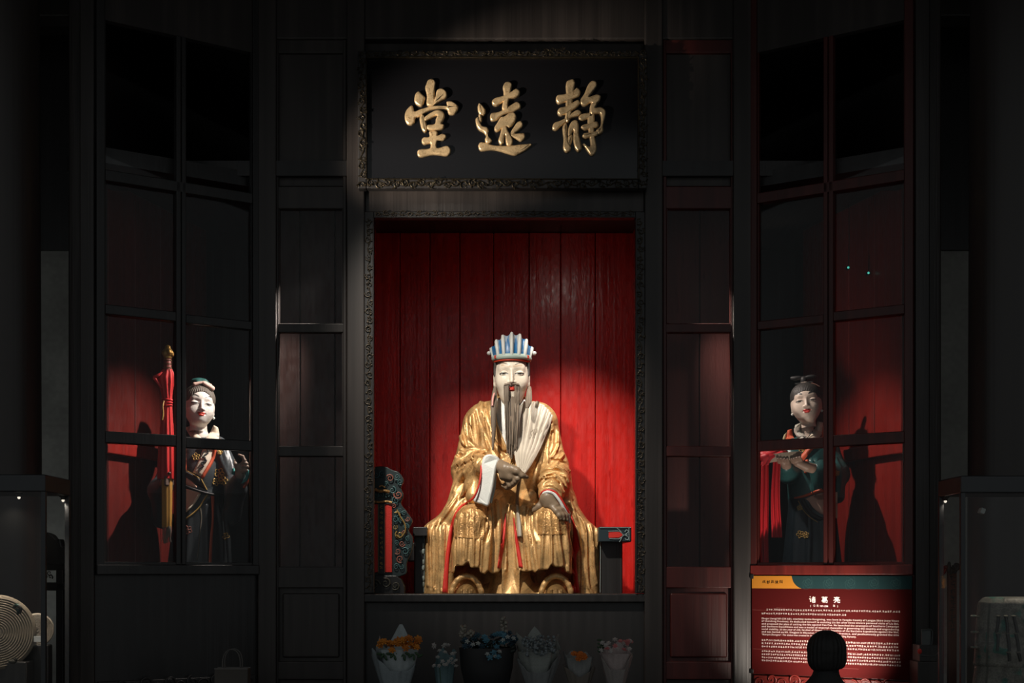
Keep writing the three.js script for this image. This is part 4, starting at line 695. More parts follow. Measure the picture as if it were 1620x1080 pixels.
// ---------- throne and tablet in the niche ----------
{
  const t = thing('throne', 'black throne with painted arm rails behind and beside the gilded statue', 'throne', [0.03, 1.715, -9.25]);
  const z0 = -9.55;
  part('seat', [bar(-0.72, 0.78, 1.98, 2.12, -9.6, -9.35, 0.01)], M.blackWood, t);
  for (const [a, b, d] of [[655, 672, 8.98], [951, 985, 8.95]]) part('side_panel', [pxbar(a, b, 836, 945, d, 0.5, 0.01)], M.blackWood, t);
  part('arm_rail', [pxbar(947, 999, 833, 857, 8.86, 0.62, 0.008)], mat([0.02, 0.035, 0.042], 0.4), t);
  part('arm_rail', [pxbar(653, 676, 833, 848, 8.9, 0.6, 0.008)], M.blackWood, t);
  part('red_inset', [(() => { const pts = [[963, 841], [980, 841], [986, 845.5], [980, 850], [963, 850.5]].map(([x, y]) => { const p = W(x, y, 8.85); return [p.x, p.y]; }); const g = slab(pts, 0.006, 0.001, false); g.translate(0, 0, -8.862); return g; })()], M.red, t);
  const line = (pts) => tube(pts.map(([x, y]) => W(x, y, 8.853)), 0.0022, 30, 5);
  part('painted_line', [line([[962, 840.3], [980, 840.3], [987, 846], [993, 846]]), line([[964, 851.5], [980, 851.5], [987, 846]]), line([[976, 835], [983, 841]]), line([[980, 857], [984, 850]]), line([[995, 834], [995.5, 855]]),
    line([[988, 846], [992, 848], [995, 851], [993, 853.5], [990, 853], [989, 851]]), line([[988, 846], [992, 843], [994.5, 840], [992, 838], [989.5, 839], [989, 841]]), line([[949, 834.3], [998, 834.3]])], mat([0.3, 0.4, 0.4], 0.4), t);
  for (const el of [tube([W(949, 836, 8.945), W(950, 870, 8.945), W(949.5, 937, 8.945)], 0.004, 12, 5), tube([W(671, 838, 8.975), W(671.5, 870, 8.975), W(670.5, 936, 8.975)], 0.004, 12, 5)]) part('edge_line', [el], mat([0.16, 0.2, 0.19], 0.5), t);
  for (let i = 0; i < 7; i++) { const g = new THREE.SphereGeometry(0.011, 8, 6); g.scale(1, 1.8, 0.6); g.translate(...P(669.5, 846 + i * 13 + (i % 2) * 4, 8.97)); part('painted_cloud', [g], mat([0.2, 0.24, 0.22], 0.5), t); }
}
{
  // inscribed tablet on the left, its middle on the niche's edge
  const t = thing('spirit_tablet', 'red-panelled tablet with gold writing and carved cloud border at the left of the niche', 'tablet', P(603, 938, 8.78)), d = 8.78, k = d / F;
  const xy = (px, py) => { const p = W(px, py, d); return [p.x, p.y]; };
  const half = [[603, 738], [612, 739], [622, 744], [631, 747], [638, 756], [639, 762], [635, 772], [639, 783], [635, 796], [643, 808], [650, 818], [653, 824], [647, 838], [653, 850], [652, 870], [644, 890], [642, 908]];
  const out = [...half, ...half.slice(1).reverse().map(([x, y]) => [Math.max(576, 1206 - x), y])].map(([x, y]) => xy(x, y));
  const g = slab(out, 0.05, 0.006, true); g.translate(0, 0, -d - 0.02); part('border', [metric(g)], mat([0.018, 0.03, 0.032], 0.45), t);
  for (const [a, b] of [[592, 598], [608.5, 620], [586, 591]]) part('red_panel', [pxbar(a, b, 797, 905, d - 0.05, 0.02, 0.003)], M.red, t);
  part('name_panel', [pxbar(598.3, 608.2, 796, 908, d - 0.052, 0.022, 0.003)], M.blackWood, t);
  // gold characters down the black strip: small strokes
  const R = rng(21), strokes = [];
  for (let i = 0; i < 13; i++) { const cy = 802 + i * 8, s = 2.8; for (let n = 0; n < 6; n++) { const hz = R() < 0.55, x = 603.2 + (R() - 0.5) * s * 1.4, y = cy + (R() - 0.5) * s * 1.8, l = s * (0.5 + 0.6 * R()); strokes.push(tube([W(x - (hz ? l / 2 : 0), y - (hz ? -0.3 : l / 2), d - 0.056), W(x + (hz ? l / 2 : 0.4), y + (hz ? -0.3 : l / 2), d - 0.056)], 0.0022, 2, 4)); } }
  part('gold_writing', strokes, mat([0.45, 0.32, 0.12], 0.4, { metalness: 0.4 }), t);
  part('gold_edge', [598.2, 608.3].map((x) => tube([W(x, 797, d - 0.054), W(x, 906, d - 0.054)], 0.002, 2, 5)), mat([0.25, 0.2, 0.1], 0.4), t);
  for (const gb of [tube(q([[588, 792.5, d - 0.06], [600, 794, d - 0.065], [612, 793, d - 0.06], [620, 795, d - 0.06]]), 0.009, 16, 6), tube(q([[594, 774, d - 0.06], [600, 776.5, d - 0.07], [608, 776, d - 0.07], [616, 778, d - 0.06]]), 0.011, 16, 6), tube(q([[600, 770, d - 0.06], [604, 768, d - 0.06], [609, 771, d - 0.06]]), 0.006, 10, 6)]) part('gilded_bar', [gb], M.goldRough, t);
  const swirl = (px, py, r, h, a) => { const p = W(px, py, d); return scroll(p.x, p.y, -d + 0.05, r * k, 1.5, h, a, 0.22); };
  const teal = [], rust = [], ochre = [];
  const sp = [[596, 752, 5, 0], [605, 751, 5, 1], [618, 757, 6, 2], [629, 755, 5, 0], [634, 763, 4.5, 1], [611, 766, 4, 0], [622, 776, 6, 1], [631, 783, 7, 2], [615, 783, 5, 1], [603, 783, 5, 0], [596, 784, 4, 1], [627, 792, 6, 1], [624, 801, 4, 2], [628, 812, 5, 0], [634, 807, 4, 1], [640, 812, 4, 1], [626, 822, 5, 1], [646, 821, 4, 2], [636, 822, 5, 0], [643, 833, 5, 1], [626, 834, 4, 3], [633, 846, 7, 3], [641, 843, 4, 2], [628, 858, 4, 1], [637, 860, 5, 2], [646, 852, 4, 1], [642, 872, 6, 1], [630, 872, 5, 2], [634, 884, 6, 2], [628, 896, 5, 1], [636, 897, 4, 1], [647, 864, 4, 1]];
  sp.forEach(([x, y, r, c], i) => { (c === 2 ? rust : c === 3 ? ochre : teal).push(swirl(x, y, r, i % 2 ? 1 : -1, i * 1.3)); });
  ochre.push(tube(q([[628, 806, d - 0.055], [634, 818, d - 0.06], [640, 828, d - 0.06], [641, 840, d - 0.06], [633, 850, d - 0.06], [627, 846, d - 0.06]]), 0.006, 24, 6), tube(q([[624, 811, d - 0.055], [630, 810, d - 0.055], [633, 814, d - 0.055]]), 0.006, 10, 6));
  part('teal_cloud', teal, mat([0.05, 0.12, 0.125], 0.42), t); part('russet_cloud', rust, mat([0.3, 0.1, 0.07], 0.45), t); part('ochre_dragon', ochre, mat([0.35, 0.22, 0.07], 0.4, { metalness: 0.4 }), t);
  const b = slab([[576, 938], [576, 925], [577, 912], [580, 908], [628, 908], [636, 914], [641, 926], [641, 939]].map(([x, y]) => xy(x, y + 2)), 0.12, 0.006, false); b.translate(0, 0, -d - 0.06); part('foot', [metric(b)], M.blackWood, t);
  part('foot_relief', [swirl(595, 924, 8, 1, 0), swirl(612, 922, 8, -1, 2), swirl(627, 926, 7, 1, 4)].map((g) => g.translate(0, 0, 0.03)), mat([0.06, 0.055, 0.04], 0.45), t);
}
// ---------- the two attendant statues in the window bays ----------
const patchM = (f, l, r, rows, cols, m, parent, name, lift = 0.006) => part(name, [patch(f, l, r, rows, cols, lift, 0.008, 8.3, 9.6)], m, parent);
function flowerOn(f, cx, cy, r, parent, m) {
  const g = []; for (let k = 0; k < 5; k++) { const a = k * 1.257 + cx, pts = []; for (let j = 0; j <= 8; j++) { const b = a + (j / 8 - 0.5) * 1.5, q2 = r * (0.35 + 0.65 * Math.sin(Math.PI * j / 8)); pts.push([cx + Math.cos(b) * q2, cy + Math.sin(b) * q2]); } g.push(lineOn(f, pts, 0.0045, 8.3, 9.6)); }
  g.push(lineOn(f, [[cx - r * 0.2, cy], [cx, cy - r * 0.2], [cx + r * 0.2, cy], [cx, cy + r * 0.2]], 0.006, 8.3, 9.6)); part('gold_flower', g, m, parent);
}
const clothGold = mat([0.45, 0.28, 0.08], 0.45, { metalness: 0.3 }), cream = mat([0.68, 0.58, 0.46], 0.6), pinkish = mat([0.62, 0.37, 0.28], 0.6), orange = mat([0.6, 0.1, 0.04], 0.55), ink = mat([0.02, 0.018, 0.018], 0.6);
const tealM = mat([0.03, 0.24, 0.23], 0.5), slate = mat([0.045, 0.052, 0.058], 0.5, { bumpMap: goldBump, bumpScale: 0.001 });
{
  const t = thing('attendant_statue', 'painted attendant statue with green topknot cap in dark flowered robe in the left window bay', 'statue', P(314, 965, 8.9));
  const up = [
    [capsule(P(296, 708, 8.9), P(340, 708, 8.9), 0.085), 0.05], [capsule(P(317, 695, 8.9), P(317, 655, 8.9), 0.046), 0.05], [ellipsoid(P(318, 755, 8.9), [0.17, 0.28, 0.15]), 0.05],
    [capsule(P(314, 795, 8.92), P(312, 962, 8.92), 0.16, 0.24), 0.05], ...chain(q([[345, 712, 8.9], [362, 745, 8.88], [372, 772, 8.78], [379, 756, 8.62]]), [0.078, 0.072, 0.066, 0.045]).map((f) => [f, 0.04]),
    ...chain(q([[287, 712, 8.9], [268, 752, 8.88], [252, 775, 8.74], [262, 762, 8.6]]), [0.075, 0.075, 0.07, 0.05]).map((f) => [f, 0.04]),
    ...chain(q([[374, 775, 8.75], [366, 815, 8.82]]), [0.06, 0.07]).map((f) => [f, 0.05]), ...chain(q([[254, 775, 8.72], [256, 820, 8.78]]), [0.06, 0.07]).map((f) => [f, 0.05]),
  ], f0 = union(up, 0.05);
  const fl = folds(f0, [[[[352, 708], [358, 725], [362, 745]], 0.014], [[[360, 712], [366, 730], [369, 748]], 0.014], [[[346, 716], [352, 735], [360, 750]], 0.01], [[[300, 800], [298, 850], [294, 930]], 0.016], [[[326, 800], [327, 850], [326, 940]], 0.016], [[[345, 800], [350, 850], [352, 930]], 0.016], [[[355, 810], [362, 860], [364, 920]], 0.014], [[[292, 768], [315, 778], [340, 782], [354, 780]], 0.012], [[[270, 740], [262, 760], [256, 790]], 0.012], [[[282, 735], [272, 760], [266, 800]], 0.012]]);
  const f = union([[f0, 0.02], ...fl.map((e) => [e, 0.02])], 0.02), lo = P(232, 970, 8.9), hi = P(400, 640, 8.5);
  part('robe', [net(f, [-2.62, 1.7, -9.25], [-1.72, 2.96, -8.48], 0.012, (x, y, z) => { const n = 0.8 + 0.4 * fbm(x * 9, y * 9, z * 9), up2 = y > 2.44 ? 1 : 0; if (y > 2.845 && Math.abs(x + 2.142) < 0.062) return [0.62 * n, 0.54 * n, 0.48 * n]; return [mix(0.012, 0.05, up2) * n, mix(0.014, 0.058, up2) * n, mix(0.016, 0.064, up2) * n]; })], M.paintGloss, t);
  const o = { chin: -1.38, nose: -0.5, mouth: -0.79, wide: 1.04, skin: [0.66, 0.6, 0.55], lip: [0.6, 0.04, 0.02], brow: 0.4, browW: 0.055, browC: [0.05, 0.04, 0.035], crease: 1 }, hf = headField(o), at = P(316, 640, 8.86), s = 0.099, pose = [at, s, 0.42, -0.04, -0.07];
  part('head', [posed(net(hf, [-1.3, -1.9, -1.7], [1.3, 1.6, 1.4], 0.036, facePaint(hf, o), 0.1), ...pose)], M.paintGloss, t);
  const cap = ellipsoid([0, 0.42, -0.36], [1.12, 1.12, 1.2]), face = ellipsoid([0, -0.42, 0.85], [0.94, 1.28, 0.9]);
  const hair = (x, y, z) => { let d = cap(x, y, z) - 0.02 * Math.sin(Math.atan2(x, z) * 34) * (y > 0.2 ? 1 : 0.3); d = smax(d, -face(x, y, z) + 0, 0.06); return smax(d, -0.62 - y - (z < -0.2 ? 0.5 : 0), 0.1); };
  part('hair', [posed(net(hair, [-1.3, -1.3, -1.75], [1.3, 1.7, 1.1], 0.045), ...pose)], mat([0.09, 0.07, 0.055], 0.65), t);
  const bun = union([ellipsoid([0, 1.62, -0.35], [0.62, 0.36, 0.6]), ...[0, 1, 2, 3, 4, 5].map((i) => ellipsoid([Math.cos(i * 1.05) * 0.42, 1.56 + (i % 2) * 0.1, -0.35 + Math.sin(i * 1.05) * 0.42], [0.26, 0.22, 0.26]))], 0.08);
  part('green_cap', [posed(net(bun, [-1.1, 1, -1.4], [1.1, 2.3, 0.8], 0.05), ...pose)], mat([0.015, 0.085, 0.075], 0.6), t);
  const bow = union([capsule([-0.5, 1.34, 0.35], [-0.05, 1.5, 0.42], 0.15, 0.1), capsule([0.1, 1.5, 0.42], [0.72, 1.2, 0.35], 0.14, 0.2), capsule([0.25, 1.55, 0.3], [0.6, 1.42, 0.3], 0.12, 0.12)], 0.04);
  part('pink_ribbon', [posed(net(bow, [-0.9, 0.9, -0.1], [1.1, 1.9, 0.8], 0.04), ...pose)], mat([0.55, 0.36, 0.3], 0.6), t);
  for (const e of [-1, 1]) part('earring', [posed(new THREE.SphereGeometry(0.1, 10, 8), [0, 0, 0], 1).translate(e * 1.05, -0.82, -0.1)].map((g) => posed(g, ...pose)), M.white, t);
  patchM(f, [[293, 676], [300, 688], [312, 697], [322, 700]], [[301, 673], [308, 682], [316, 690], [324, 696]], 12, 4, cream, t, 'white_collar', 0.02);
  patchM(f, [[338, 672], [332, 684], [322, 697], [312, 708]], [[345, 676], [347, 688], [344, 700], [338, 712]], 12, 5, cream, t, 'white_collar', 0.024);
  patchM(f, [[327, 700], [321, 710], [316.7, 722], [305.5, 746.7]], [[344, 696], [337.8, 710], [334.4, 724.4], [317.8, 753.3]], 20, 6, cream, t, 'cream_lapel', 0.012);
  patchM(f, [[344, 694], [337.8, 710], [334.4, 724.4], [317.8, 753.3]], [[349, 694], [343.5, 710], [339, 727], [321.8, 758]], 20, 2, orange, t, 'orange_trim', 0.016);
  patchM(f, [[289, 705], [291, 730], [292, 752]], [[294, 705], [294.5, 730], [295, 752]], 12, 2, orange, t, 'orange_trim', 0.01);
  part('ink_dragon', [lineOn(f, [[327, 708], [330, 716], [323, 722], [328, 730], [319, 732], [323, 738], [316, 741], [315, 748]], 0.006, 8.3, 9.6), lineOn(f, [[324, 714], [320, 722], [326, 724], [321, 735]], 0.004, 8.3, 9.6)].map((g) => g.translate(0, 0, 0.016)), ink, t);
  flowerOn(f, 310, 722, 6, t, clothGold); flowerOn(f, 347, 748, 8, t, clothGold); flowerOn(f, 353, 760, 7, t, clothGold); flowerOn(f, 342, 762, 6, t, clothGold); flowerOn(f, 348, 715, 4, t, clothGold); flowerOn(f, 297, 838, 7, t, mat([0.2, 0.06, 0.04], 0.6)); flowerOn(f, 357, 848, 6, t, clothGold);
  patchM(f, [[285, 742], [296, 745], [308, 752], [318, 758]], [[285, 752], [294, 756], [306, 764], [328, 776]], 16, 4, ink, t, 'black_belt', 0.014);
  part('gold_piping', [lineOn(f, [[319, 758], [323, 766], [328, 775]], 0.006, 8.3, 9.6), lineOn(f, [[294, 744], [306, 750], [317, 757]], 0.004, 8.3, 9.6)].map((g) => g.translate(0, 0, 0.012)), clothGold, t);
  patchM(f, [[288, 752], [293, 754], [302, 759], [311, 768]], [[288, 764], [293, 766], [302, 770], [312, 772]], 12, 4, pinkish, t, 'pink_sash', 0.016);
  patchM(f, [[284, 770], [284, 790], [284, 815]], [[318, 779], [306, 795], [290, 812]], 16, 8, pinkish, t, 'pink_sash', 0.012);
  patchM(f, [[313, 781], [303, 797], [293, 808], [286, 813]], [[318, 781], [308, 797], [296, 809], [286, 816]], 16, 2, cream, t, 'pale_trim', 0.016);
  patchM(f, [[327, 782], [320, 792], [312, 804], [290, 822]], [[330, 782], [322, 794], [314, 806], [290, 825]], 16, 2, clothGold, t, 'gold_trim', 0.012);
  patchM(f, [[333.5, 784], [335, 820], [332, 850], [330, 892]], [[339.2, 784], [338.5, 820], [336.5, 850], [334.5, 892]], 24, 2, orange, t, 'red_strip', 0.012);
  part('gold_piping', [lineOn(f, [[317, 803], [318.5, 818], [316, 845], [312, 885]], 0.005, 8.3, 9.6)], mat([0.12, 0.1, 0.07], 0.5), t);
  part('waist_cord', [lineOn(f, [[286, 764], [300, 771], [320, 778], [338, 782], [354, 782]], 0.009, 8.3, 9.6)].map((g) => g.translate(0, 0, 0.012)), ink, t);
  // raised hand with teal cuff
  const hd = union([...chain(q([[380, 757, 8.62], [380, 750, 8.59], [379, 740, 8.57]]), [0.028, 0.03, 0.028]), ...chain(q([[376, 741, 8.57], [373, 734, 8.55], [371.5, 728, 8.56]]), [0.014, 0.012, 0.008])], 0.014);
  const fg = [[[383, 735], [387, 728], [384, 722], [378, 719]], [[385, 738], [390, 733], [386, 731], [380, 734]], [[385, 742], [391, 738], [386, 737], [379, 740]], [[384, 746], [390, 744], [385, 743], [378, 745]]].map((p) => union(chain(p.map(([x, y], i) => P(x, y, 8.56 - 0.012 * Math.sin(i * 1.05))), [0.0125, 0.0115, 0.0105, 0.008]), 0.005));
  part('hand', [net((x, y, z) => { let d = hd(x, y, z); for (const e of fg) d = smin(d, e(x, y, z), 0.004); return d; }, [P(366, 0, 8.55)[0], P(0, 766, 8.55)[1], -8.68], [P(396, 0, 8.55)[0], P(0, 714, 8.55)[1], -8.5], 0.0035)], mat([0.32, 0.22, 0.17], 0.5), t);
  for (const tc of [tube(q([[388, 739, 8.58], [392, 747, 8.57], [390, 757, 8.58], [383, 764, 8.6]]), (u) => 0.006 + 0.02 * Math.sin(Math.PI * (0.15 + u * 0.8)), 18, 8, 0.5), tube(q([[370, 741, 8.6], [370, 746, 8.59], [369, 750, 8.6]]), 0.014, 8, 8, 0.5)]) part('teal_cuff', [tc], tealM, t);
  part('red_lining', [tube(q([[391.5, 757, 8.6], [390, 765, 8.61], [386, 771, 8.63]]), 0.009, 10, 6)], orange, t);
  const h2 = union([...chain(q([[256, 766, 8.62], [263, 762, 8.56], [270, 759, 8.53]]), [0.034, 0.036, 0.03]), ...[0, 1, 2, 3].map((i) => capsule(P(272, 754 + i * 4, 8.52), P(262, 754 + i * 4, 8.46), 0.012, 0.01)), capsule(P(262, 752, 8.52), P(268, 748, 8.46), 0.013, 0.01)], 0.01);
  part('hand', [net(h2, [P(246, 0, 8.55)[0], P(0, 780, 8.55)[1], -8.72], [P(282, 0, 8.55)[0], P(0, 740, 8.55)[1], -8.4], 0.006)], mat([0.14, 0.09, 0.07], 0.5), t);
  for (const x of [298, 330]) part('shoe', [ellipsoidGeo(P(x, 960, 8.75), [0.07, 0.05, 0.14])], ink, t);
}
function ellipsoidGeo(c, r) { const g = new THREE.SphereGeometry(1, 18, 12); g.scale(...r); g.translate(...c); return g; }
// sword wrapped in red cloth, held by the left attendant
{
  const d = 8.5, k = d / F, c = W(264, 0, d).x, t = thing('ceremonial_sword', 'upright sword with gilt pommel wrapped in red cloth beside the green-capped attendant', 'sword', P(264, 862, d));
  const Y = (py) => EYE + (HY - py) * k, pleat = (rows, folds2, amp, m, name, sx = 1) => {
    const pos = [], idx = [], nu = 72; for (const [py, r, ox = 0, am = amp] of rows) for (let i = 0; i <= nu; i++) { const a = i / nu * 6.283, rr = r * k * (1 + am * Math.cos(a * folds2 + py * 0.01) + am * 0.4 * Math.cos(a * 4 + 1)); pos.push(c + ox * k + Math.cos(a) * rr * sx, Y(py), -d + Math.sin(a) * rr * 0.75); }
    const n = nu + 1; for (let j = 0; j + 1 < rows.length; j++) for (let i = 0; i < nu; i++) { const a = j * n + i, b = a + n; idx.push(a, a + 1, b, b, a + 1, b + 1); }
    const g = new THREE.BufferGeometry(); g.setAttribute('position', new THREE.Float32BufferAttribute(pos, 3)); g.setIndex(idx); g.computeVertexNormals(); return part(name, [g], m, t);
  };
  const clothRed = mat([0.72, 0.025, 0.025], 0.55);
  const pom = union([ellipsoid([0, 0.02, 0], [0.035, 0.036, 0.03]), ellipsoid([0, 0.055, 0], [0.02, 0.02, 0.018]), ...[0, 1, 2, 3, 4, 5].map((i) => ellipsoid([Math.cos(i * 1.05) * 0.028, 0.012 + 0.012 * (i % 2), Math.sin(i * 1.05) * 0.026], [0.014, 0.02, 0.014])), ellipsoid([0, -0.012, 0], [0.026, 0.012, 0.024])], 0.008);
  part('pommel', [net(pom, [-0.06, -0.04, -0.06], [0.06, 0.09, 0.06], 0.004).translate(W(265.5, 0, d).x, Y(563), -d)], mat([0.5, 0.26, 0.06], 0.4, { metalness: 0.5, bumpMap: speckBump, bumpScale: 0.002 }), t);
  const gx = W(265, 0, d).x, grip = lathe([[0, Y(592)], [0.03, Y(592)], [0.027, Y(586)], [0.025, Y(568)], [0, Y(566)]], 20); grip.translate(gx, 0, -d); part('grip', [grip], mat([0.3, 0.05, 0.035], 0.5), t);
  for (const y of [570, 576, 582]) { const g = new THREE.TorusGeometry(0.0265, 0.003, 6, 24); g.rotateX(Math.PI / 2); g.translate(gx, Y(y), -d); part('grip_ring', [g], M.goldDark, t); }
  pleat([[584, 7, 1], [590, 10, 0], [597, 12.5, -1.5], [604, 12, -1], [612, 10, -0.5], [620, 8.5, 0], [630, 7.5, 0.5, 0.04], [634, 7.2, 0.5, 0.03], [642, 7.4, 0.5, 0.04], [655, 8.2, 0], [675, 9.5, -0.3], [690, 10.5, -0.5], [706, 11.5, -1], [730, 12.2, -1.3], [757, 12.6, -1.6], [757.5, 5, -1.6]], 9, 0.09, clothRed, 'red_cloth');
  part('cloth_flap', [tube(q([[258, 588, d - 0.02], [250, 594, d - 0.04], [244.5, 597, d - 0.04], [249, 604, d - 0.04], [256, 614, d - 0.03]]), (u) => 0.008 + 0.014 * Math.sin(u * 3.1), 20, 8, 0.5)], clothRed, t);
  part('tie', [...[632, 637, 642].map((y, i) => { const g = new THREE.TorusGeometry(7.9 * k, 0.005, 6, 28); g.scale(1, 0.75, 1); g.rotateX(Math.PI / 2); g.rotateZ(0.12 * (i - 1)); g.translate(c + 0.5 * k, Y(y), -d); return g; })], clothRed, t);
  pleat([[752, 8, 0], [765, 8.2, 0], [790, 8, 0], [815, 7.6, -0.2], [834, 7.2, -0.6], [834.5, 3, -0.6]], 7, 0.06, mat([0.5, 0.24, 0.04], 0.6), 'yellow_strip');
  const R = rng(3), fr = []; for (let i = 0; i < 26; i++) { const x = 257 + R() * 14; fr.push(tube(q([[x, 832, d - 0.02 * R()], [x + R() * 2 - 1, 842, d - 0.02], [x + R() * 8 - 3, 846 + R() * 16, d - 0.02]]), 0.0022, 6, 4)); }
  part('tassel', fr, mat([0.2, 0.16, 0.12], 0.7), t);
  part('yellow_ribbon', [tube(q([[259, 634, d - 0.03], [257.5, 642, d - 0.05], [258, 655, d - 0.05], [256.5, 664, d - 0.05]]), 0.006, 12, 6, 0.4)], mat([0.4, 0.22, 0.05], 0.6), t);
}
{
  const t = thing('attendant_statue', 'painted attendant statue with black bow-shaped topknot in teal robe in the right window bay', 'statue', P(1284, 965, 8.95));
  const up = [
    [capsule(P(1259, 711, 8.96), P(1305, 711, 8.96), 0.085), 0.05], [capsule(P(1277, 690, 8.95), P(1276, 650, 8.93), 0.046), 0.05], [ellipsoid(P(1283, 755, 8.96), [0.17, 0.28, 0.15]), 0.05],
    [capsule(P(1284, 795, 8.97), P(1285, 962, 8.97), 0.16, 0.24), 0.05], ...chain(q([[1256, 713, 8.95], [1246, 748, 8.86], [1243, 738, 8.68]]), [0.07, 0.068, 0.05]).map((f) => [f, 0.04]),
    ...chain(q([[1310, 714, 8.95], [1325, 750, 8.86], [1296, 745, 8.68]]), [0.078, 0.078, 0.066]).map((f) => [f, 0.04]), ...chain(q([[1300, 745, 8.72], [1297, 772, 8.75]]), [0.066, 0.06]).map((f) => [f, 0.04]), ...chain(q([[1322, 752, 8.8], [1325, 785, 8.82]]), [0.065, 0.05]).map((f) => [f, 0.04]),
  ], f0 = union(up, 0.05);
  const fl = folds(f0, [[[[1284, 730], [1288, 750], [1290, 775]], 0.013], [[[1292, 728], [1295, 750], [1295, 778]], 0.013], [[[1299, 728], [1302, 750], [1301, 780]], 0.012], [[[1310, 730], [1314, 755], [1312, 780]], 0.012], [[[1322, 725], [1330, 750], [1326, 785]], 0.012], [[[1262, 800], [1258, 860], [1252, 930]], 0.016], [[[1280, 800], [1280, 860], [1278, 930]], 0.014], [[[1300, 800], [1306, 860], [1310, 930]], 0.016]]);
  const f = union([[f0, 0.02], ...fl.map((e) => [e, 0.02])], 0.02);
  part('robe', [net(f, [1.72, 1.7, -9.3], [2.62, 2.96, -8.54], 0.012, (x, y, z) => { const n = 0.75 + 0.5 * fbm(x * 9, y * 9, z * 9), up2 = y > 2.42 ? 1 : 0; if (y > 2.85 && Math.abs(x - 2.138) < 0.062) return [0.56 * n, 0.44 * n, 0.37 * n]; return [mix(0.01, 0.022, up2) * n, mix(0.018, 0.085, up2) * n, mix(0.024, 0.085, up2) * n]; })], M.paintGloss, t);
  const o = { chin: -1.42, nose: -0.52, mouth: -0.82, wide: 1.06, skin: [0.62, 0.5, 0.42], lip: [0.5, 0.03, 0.025], brow: 0.42, browW: 0.075, browC: [0.03, 0.033, 0.03], crease: 1 }, hf = headField(o), at = P(1275, 635, 8.9), s = 0.0965, pose = [at, s, -0.24, -0.03, 0.1];
  part('head', [posed(net(hf, [-1.3, -1.9, -1.7], [1.3, 1.6, 1.4], 0.036, facePaint(hf, o), 0.1), ...pose)], M.paintGloss, t);
  const cap = ellipsoid([0, 0.36, -0.34], [1.1, 1.12, 1.2]), face = ellipsoid([0, -0.7, 0.9], [0.92, 1.38, 0.9]);
  const hair = (x, y, z) => { let d = cap(x, y, z) - 0.012 * Math.sin(Math.atan2(x, z) * 40); d = smax(d, -face(x, y, z), 0.05); d = smax(d, -(Math.hypot(x * 1.4, z - 1.0, (y - 1.35) * 0.2) - 0.06), 0.05); return smax(d, -0.5 - y - (z < -0.2 ? 0.5 : 0), 0.1); };
  part('hair', [posed(net(hair, [-1.3, -1.2, -1.75], [1.3, 1.7, 1.1], 0.045), ...pose)], mat([0.035, 0.03, 0.028], 0.55), t);
  const bow = union([ellipsoid([0, 1.62, -0.2], [0.24, 0.3, 0.22]), ellipsoid([-0.5, 1.84, -0.2], [0.42, 0.17, 0.2]), ellipsoid([0.48, 1.8, -0.2], [0.44, 0.15, 0.2]), ellipsoid([-0.78, 1.9, -0.2], [0.16, 0.1, 0.12]), capsule([-0.6, 1.36, 0.1], [0.6, 1.36, 0.1], 0.06)], 0.08);
  part('topknot', [posed(net(bow, [-1.2, 1, -0.8], [1.2, 2.3, 0.5], 0.045), ...pose)], mat([0.022, 0.02, 0.02], 0.55), t);
  part('hair_pin', [posed(tube([[0.5, 1.22, 0.5], [0.8, 1.08, 0.42], [1.06, 0.9, 0.35]], 0.04, 8, 6), ...pose)], mat([0.4, 0.2, 0.15], 0.5), t);
  for (const e of [-1, 1]) part('earring', [posed(new THREE.SphereGeometry(0.1, 10, 8).translate(e * 1.05, -0.8, -0.1), ...pose)], M.white, t);
  const pale = mat([0.5, 0.46, 0.4], 0.6);
  patchM(f, [[1258, 672], [1256, 682], [1262, 692], [1270, 700]], [[1267, 668], [1266, 678], [1272, 687], [1278, 692]], 12, 5, pale, t, 'white_collar', 0.03);
  patchM(f, [[1293, 666], [1290, 676], [1280, 688], [1264, 700]], [[1302, 668], [1302, 682], [1294, 694], [1278, 706]], 12, 5, cream, t, 'white_collar', 0.032);
  part('ink_pattern', [lineOn(f, [[1256, 688], [1262, 692], [1268, 690], [1274, 694], [1280, 688], [1284, 682]], 0.004, 8.3, 9.6), lineOn(f, [[1259, 693], [1266, 695], [1273, 691]], 0.0035, 8.3, 9.6)].map((g) => g.translate(0, 0, 0.03)), ink, t);
  patchM(f, [[1246, 680], [1243, 690], [1244, 700]], [[1253, 678], [1255, 690], [1262, 702]], 10, 3, orange, t, 'orange_trim', 0.014);
  patchM(f, [[1300, 674], [1296, 686], [1282, 702], [1262, 726]], [[1306, 676], [1303, 690], [1290, 706], [1270, 730]], 18, 3, orange, t, 'orange_trim', 0.018);
  patchM(f, [[1240, 688], [1238, 696], [1238, 704]], [[1246, 682], [1244, 692], [1245, 704]], 10, 3, mat([0.5, 0.42, 0.24], 0.6), t, 'cream_shoulder_band', 0.012);
  flowerOn(f, 1270, 713, 6, t, clothGold); flowerOn(f, 1277, 714, 5, t, clothGold); flowerOn(f, 1324, 748, 4, t, clothGold); flowerOn(f, 1266, 845, 6, t, clothGold); flowerOn(f, 1275, 846, 5, t, clothGold); flowerOn(f, 1265, 803, 4, t, clothGold);
  patchM(f, [[1274, 727], [1272, 738], [1272, 748]], [[1279, 726], [1279, 736], [1276, 750]], 10, 3, orange, t, 'red_sleeve_edge', 0.014);
  patchM(f, [[1256, 786], [1270, 783], [1288, 776], [1300, 772]], [[1256, 789], [1272, 787], [1290, 781], [1304, 778]], 14, 2, orange, t, 'orange_trim', 0.016);
  patchM(f, [[1274, 789], [1285, 784], [1304, 779], [1325, 778]], [[1278, 791], [1288, 805], [1302, 814], [1325, 820]], 14, 8, pinkish, t, 'pink_apron', 0.012);
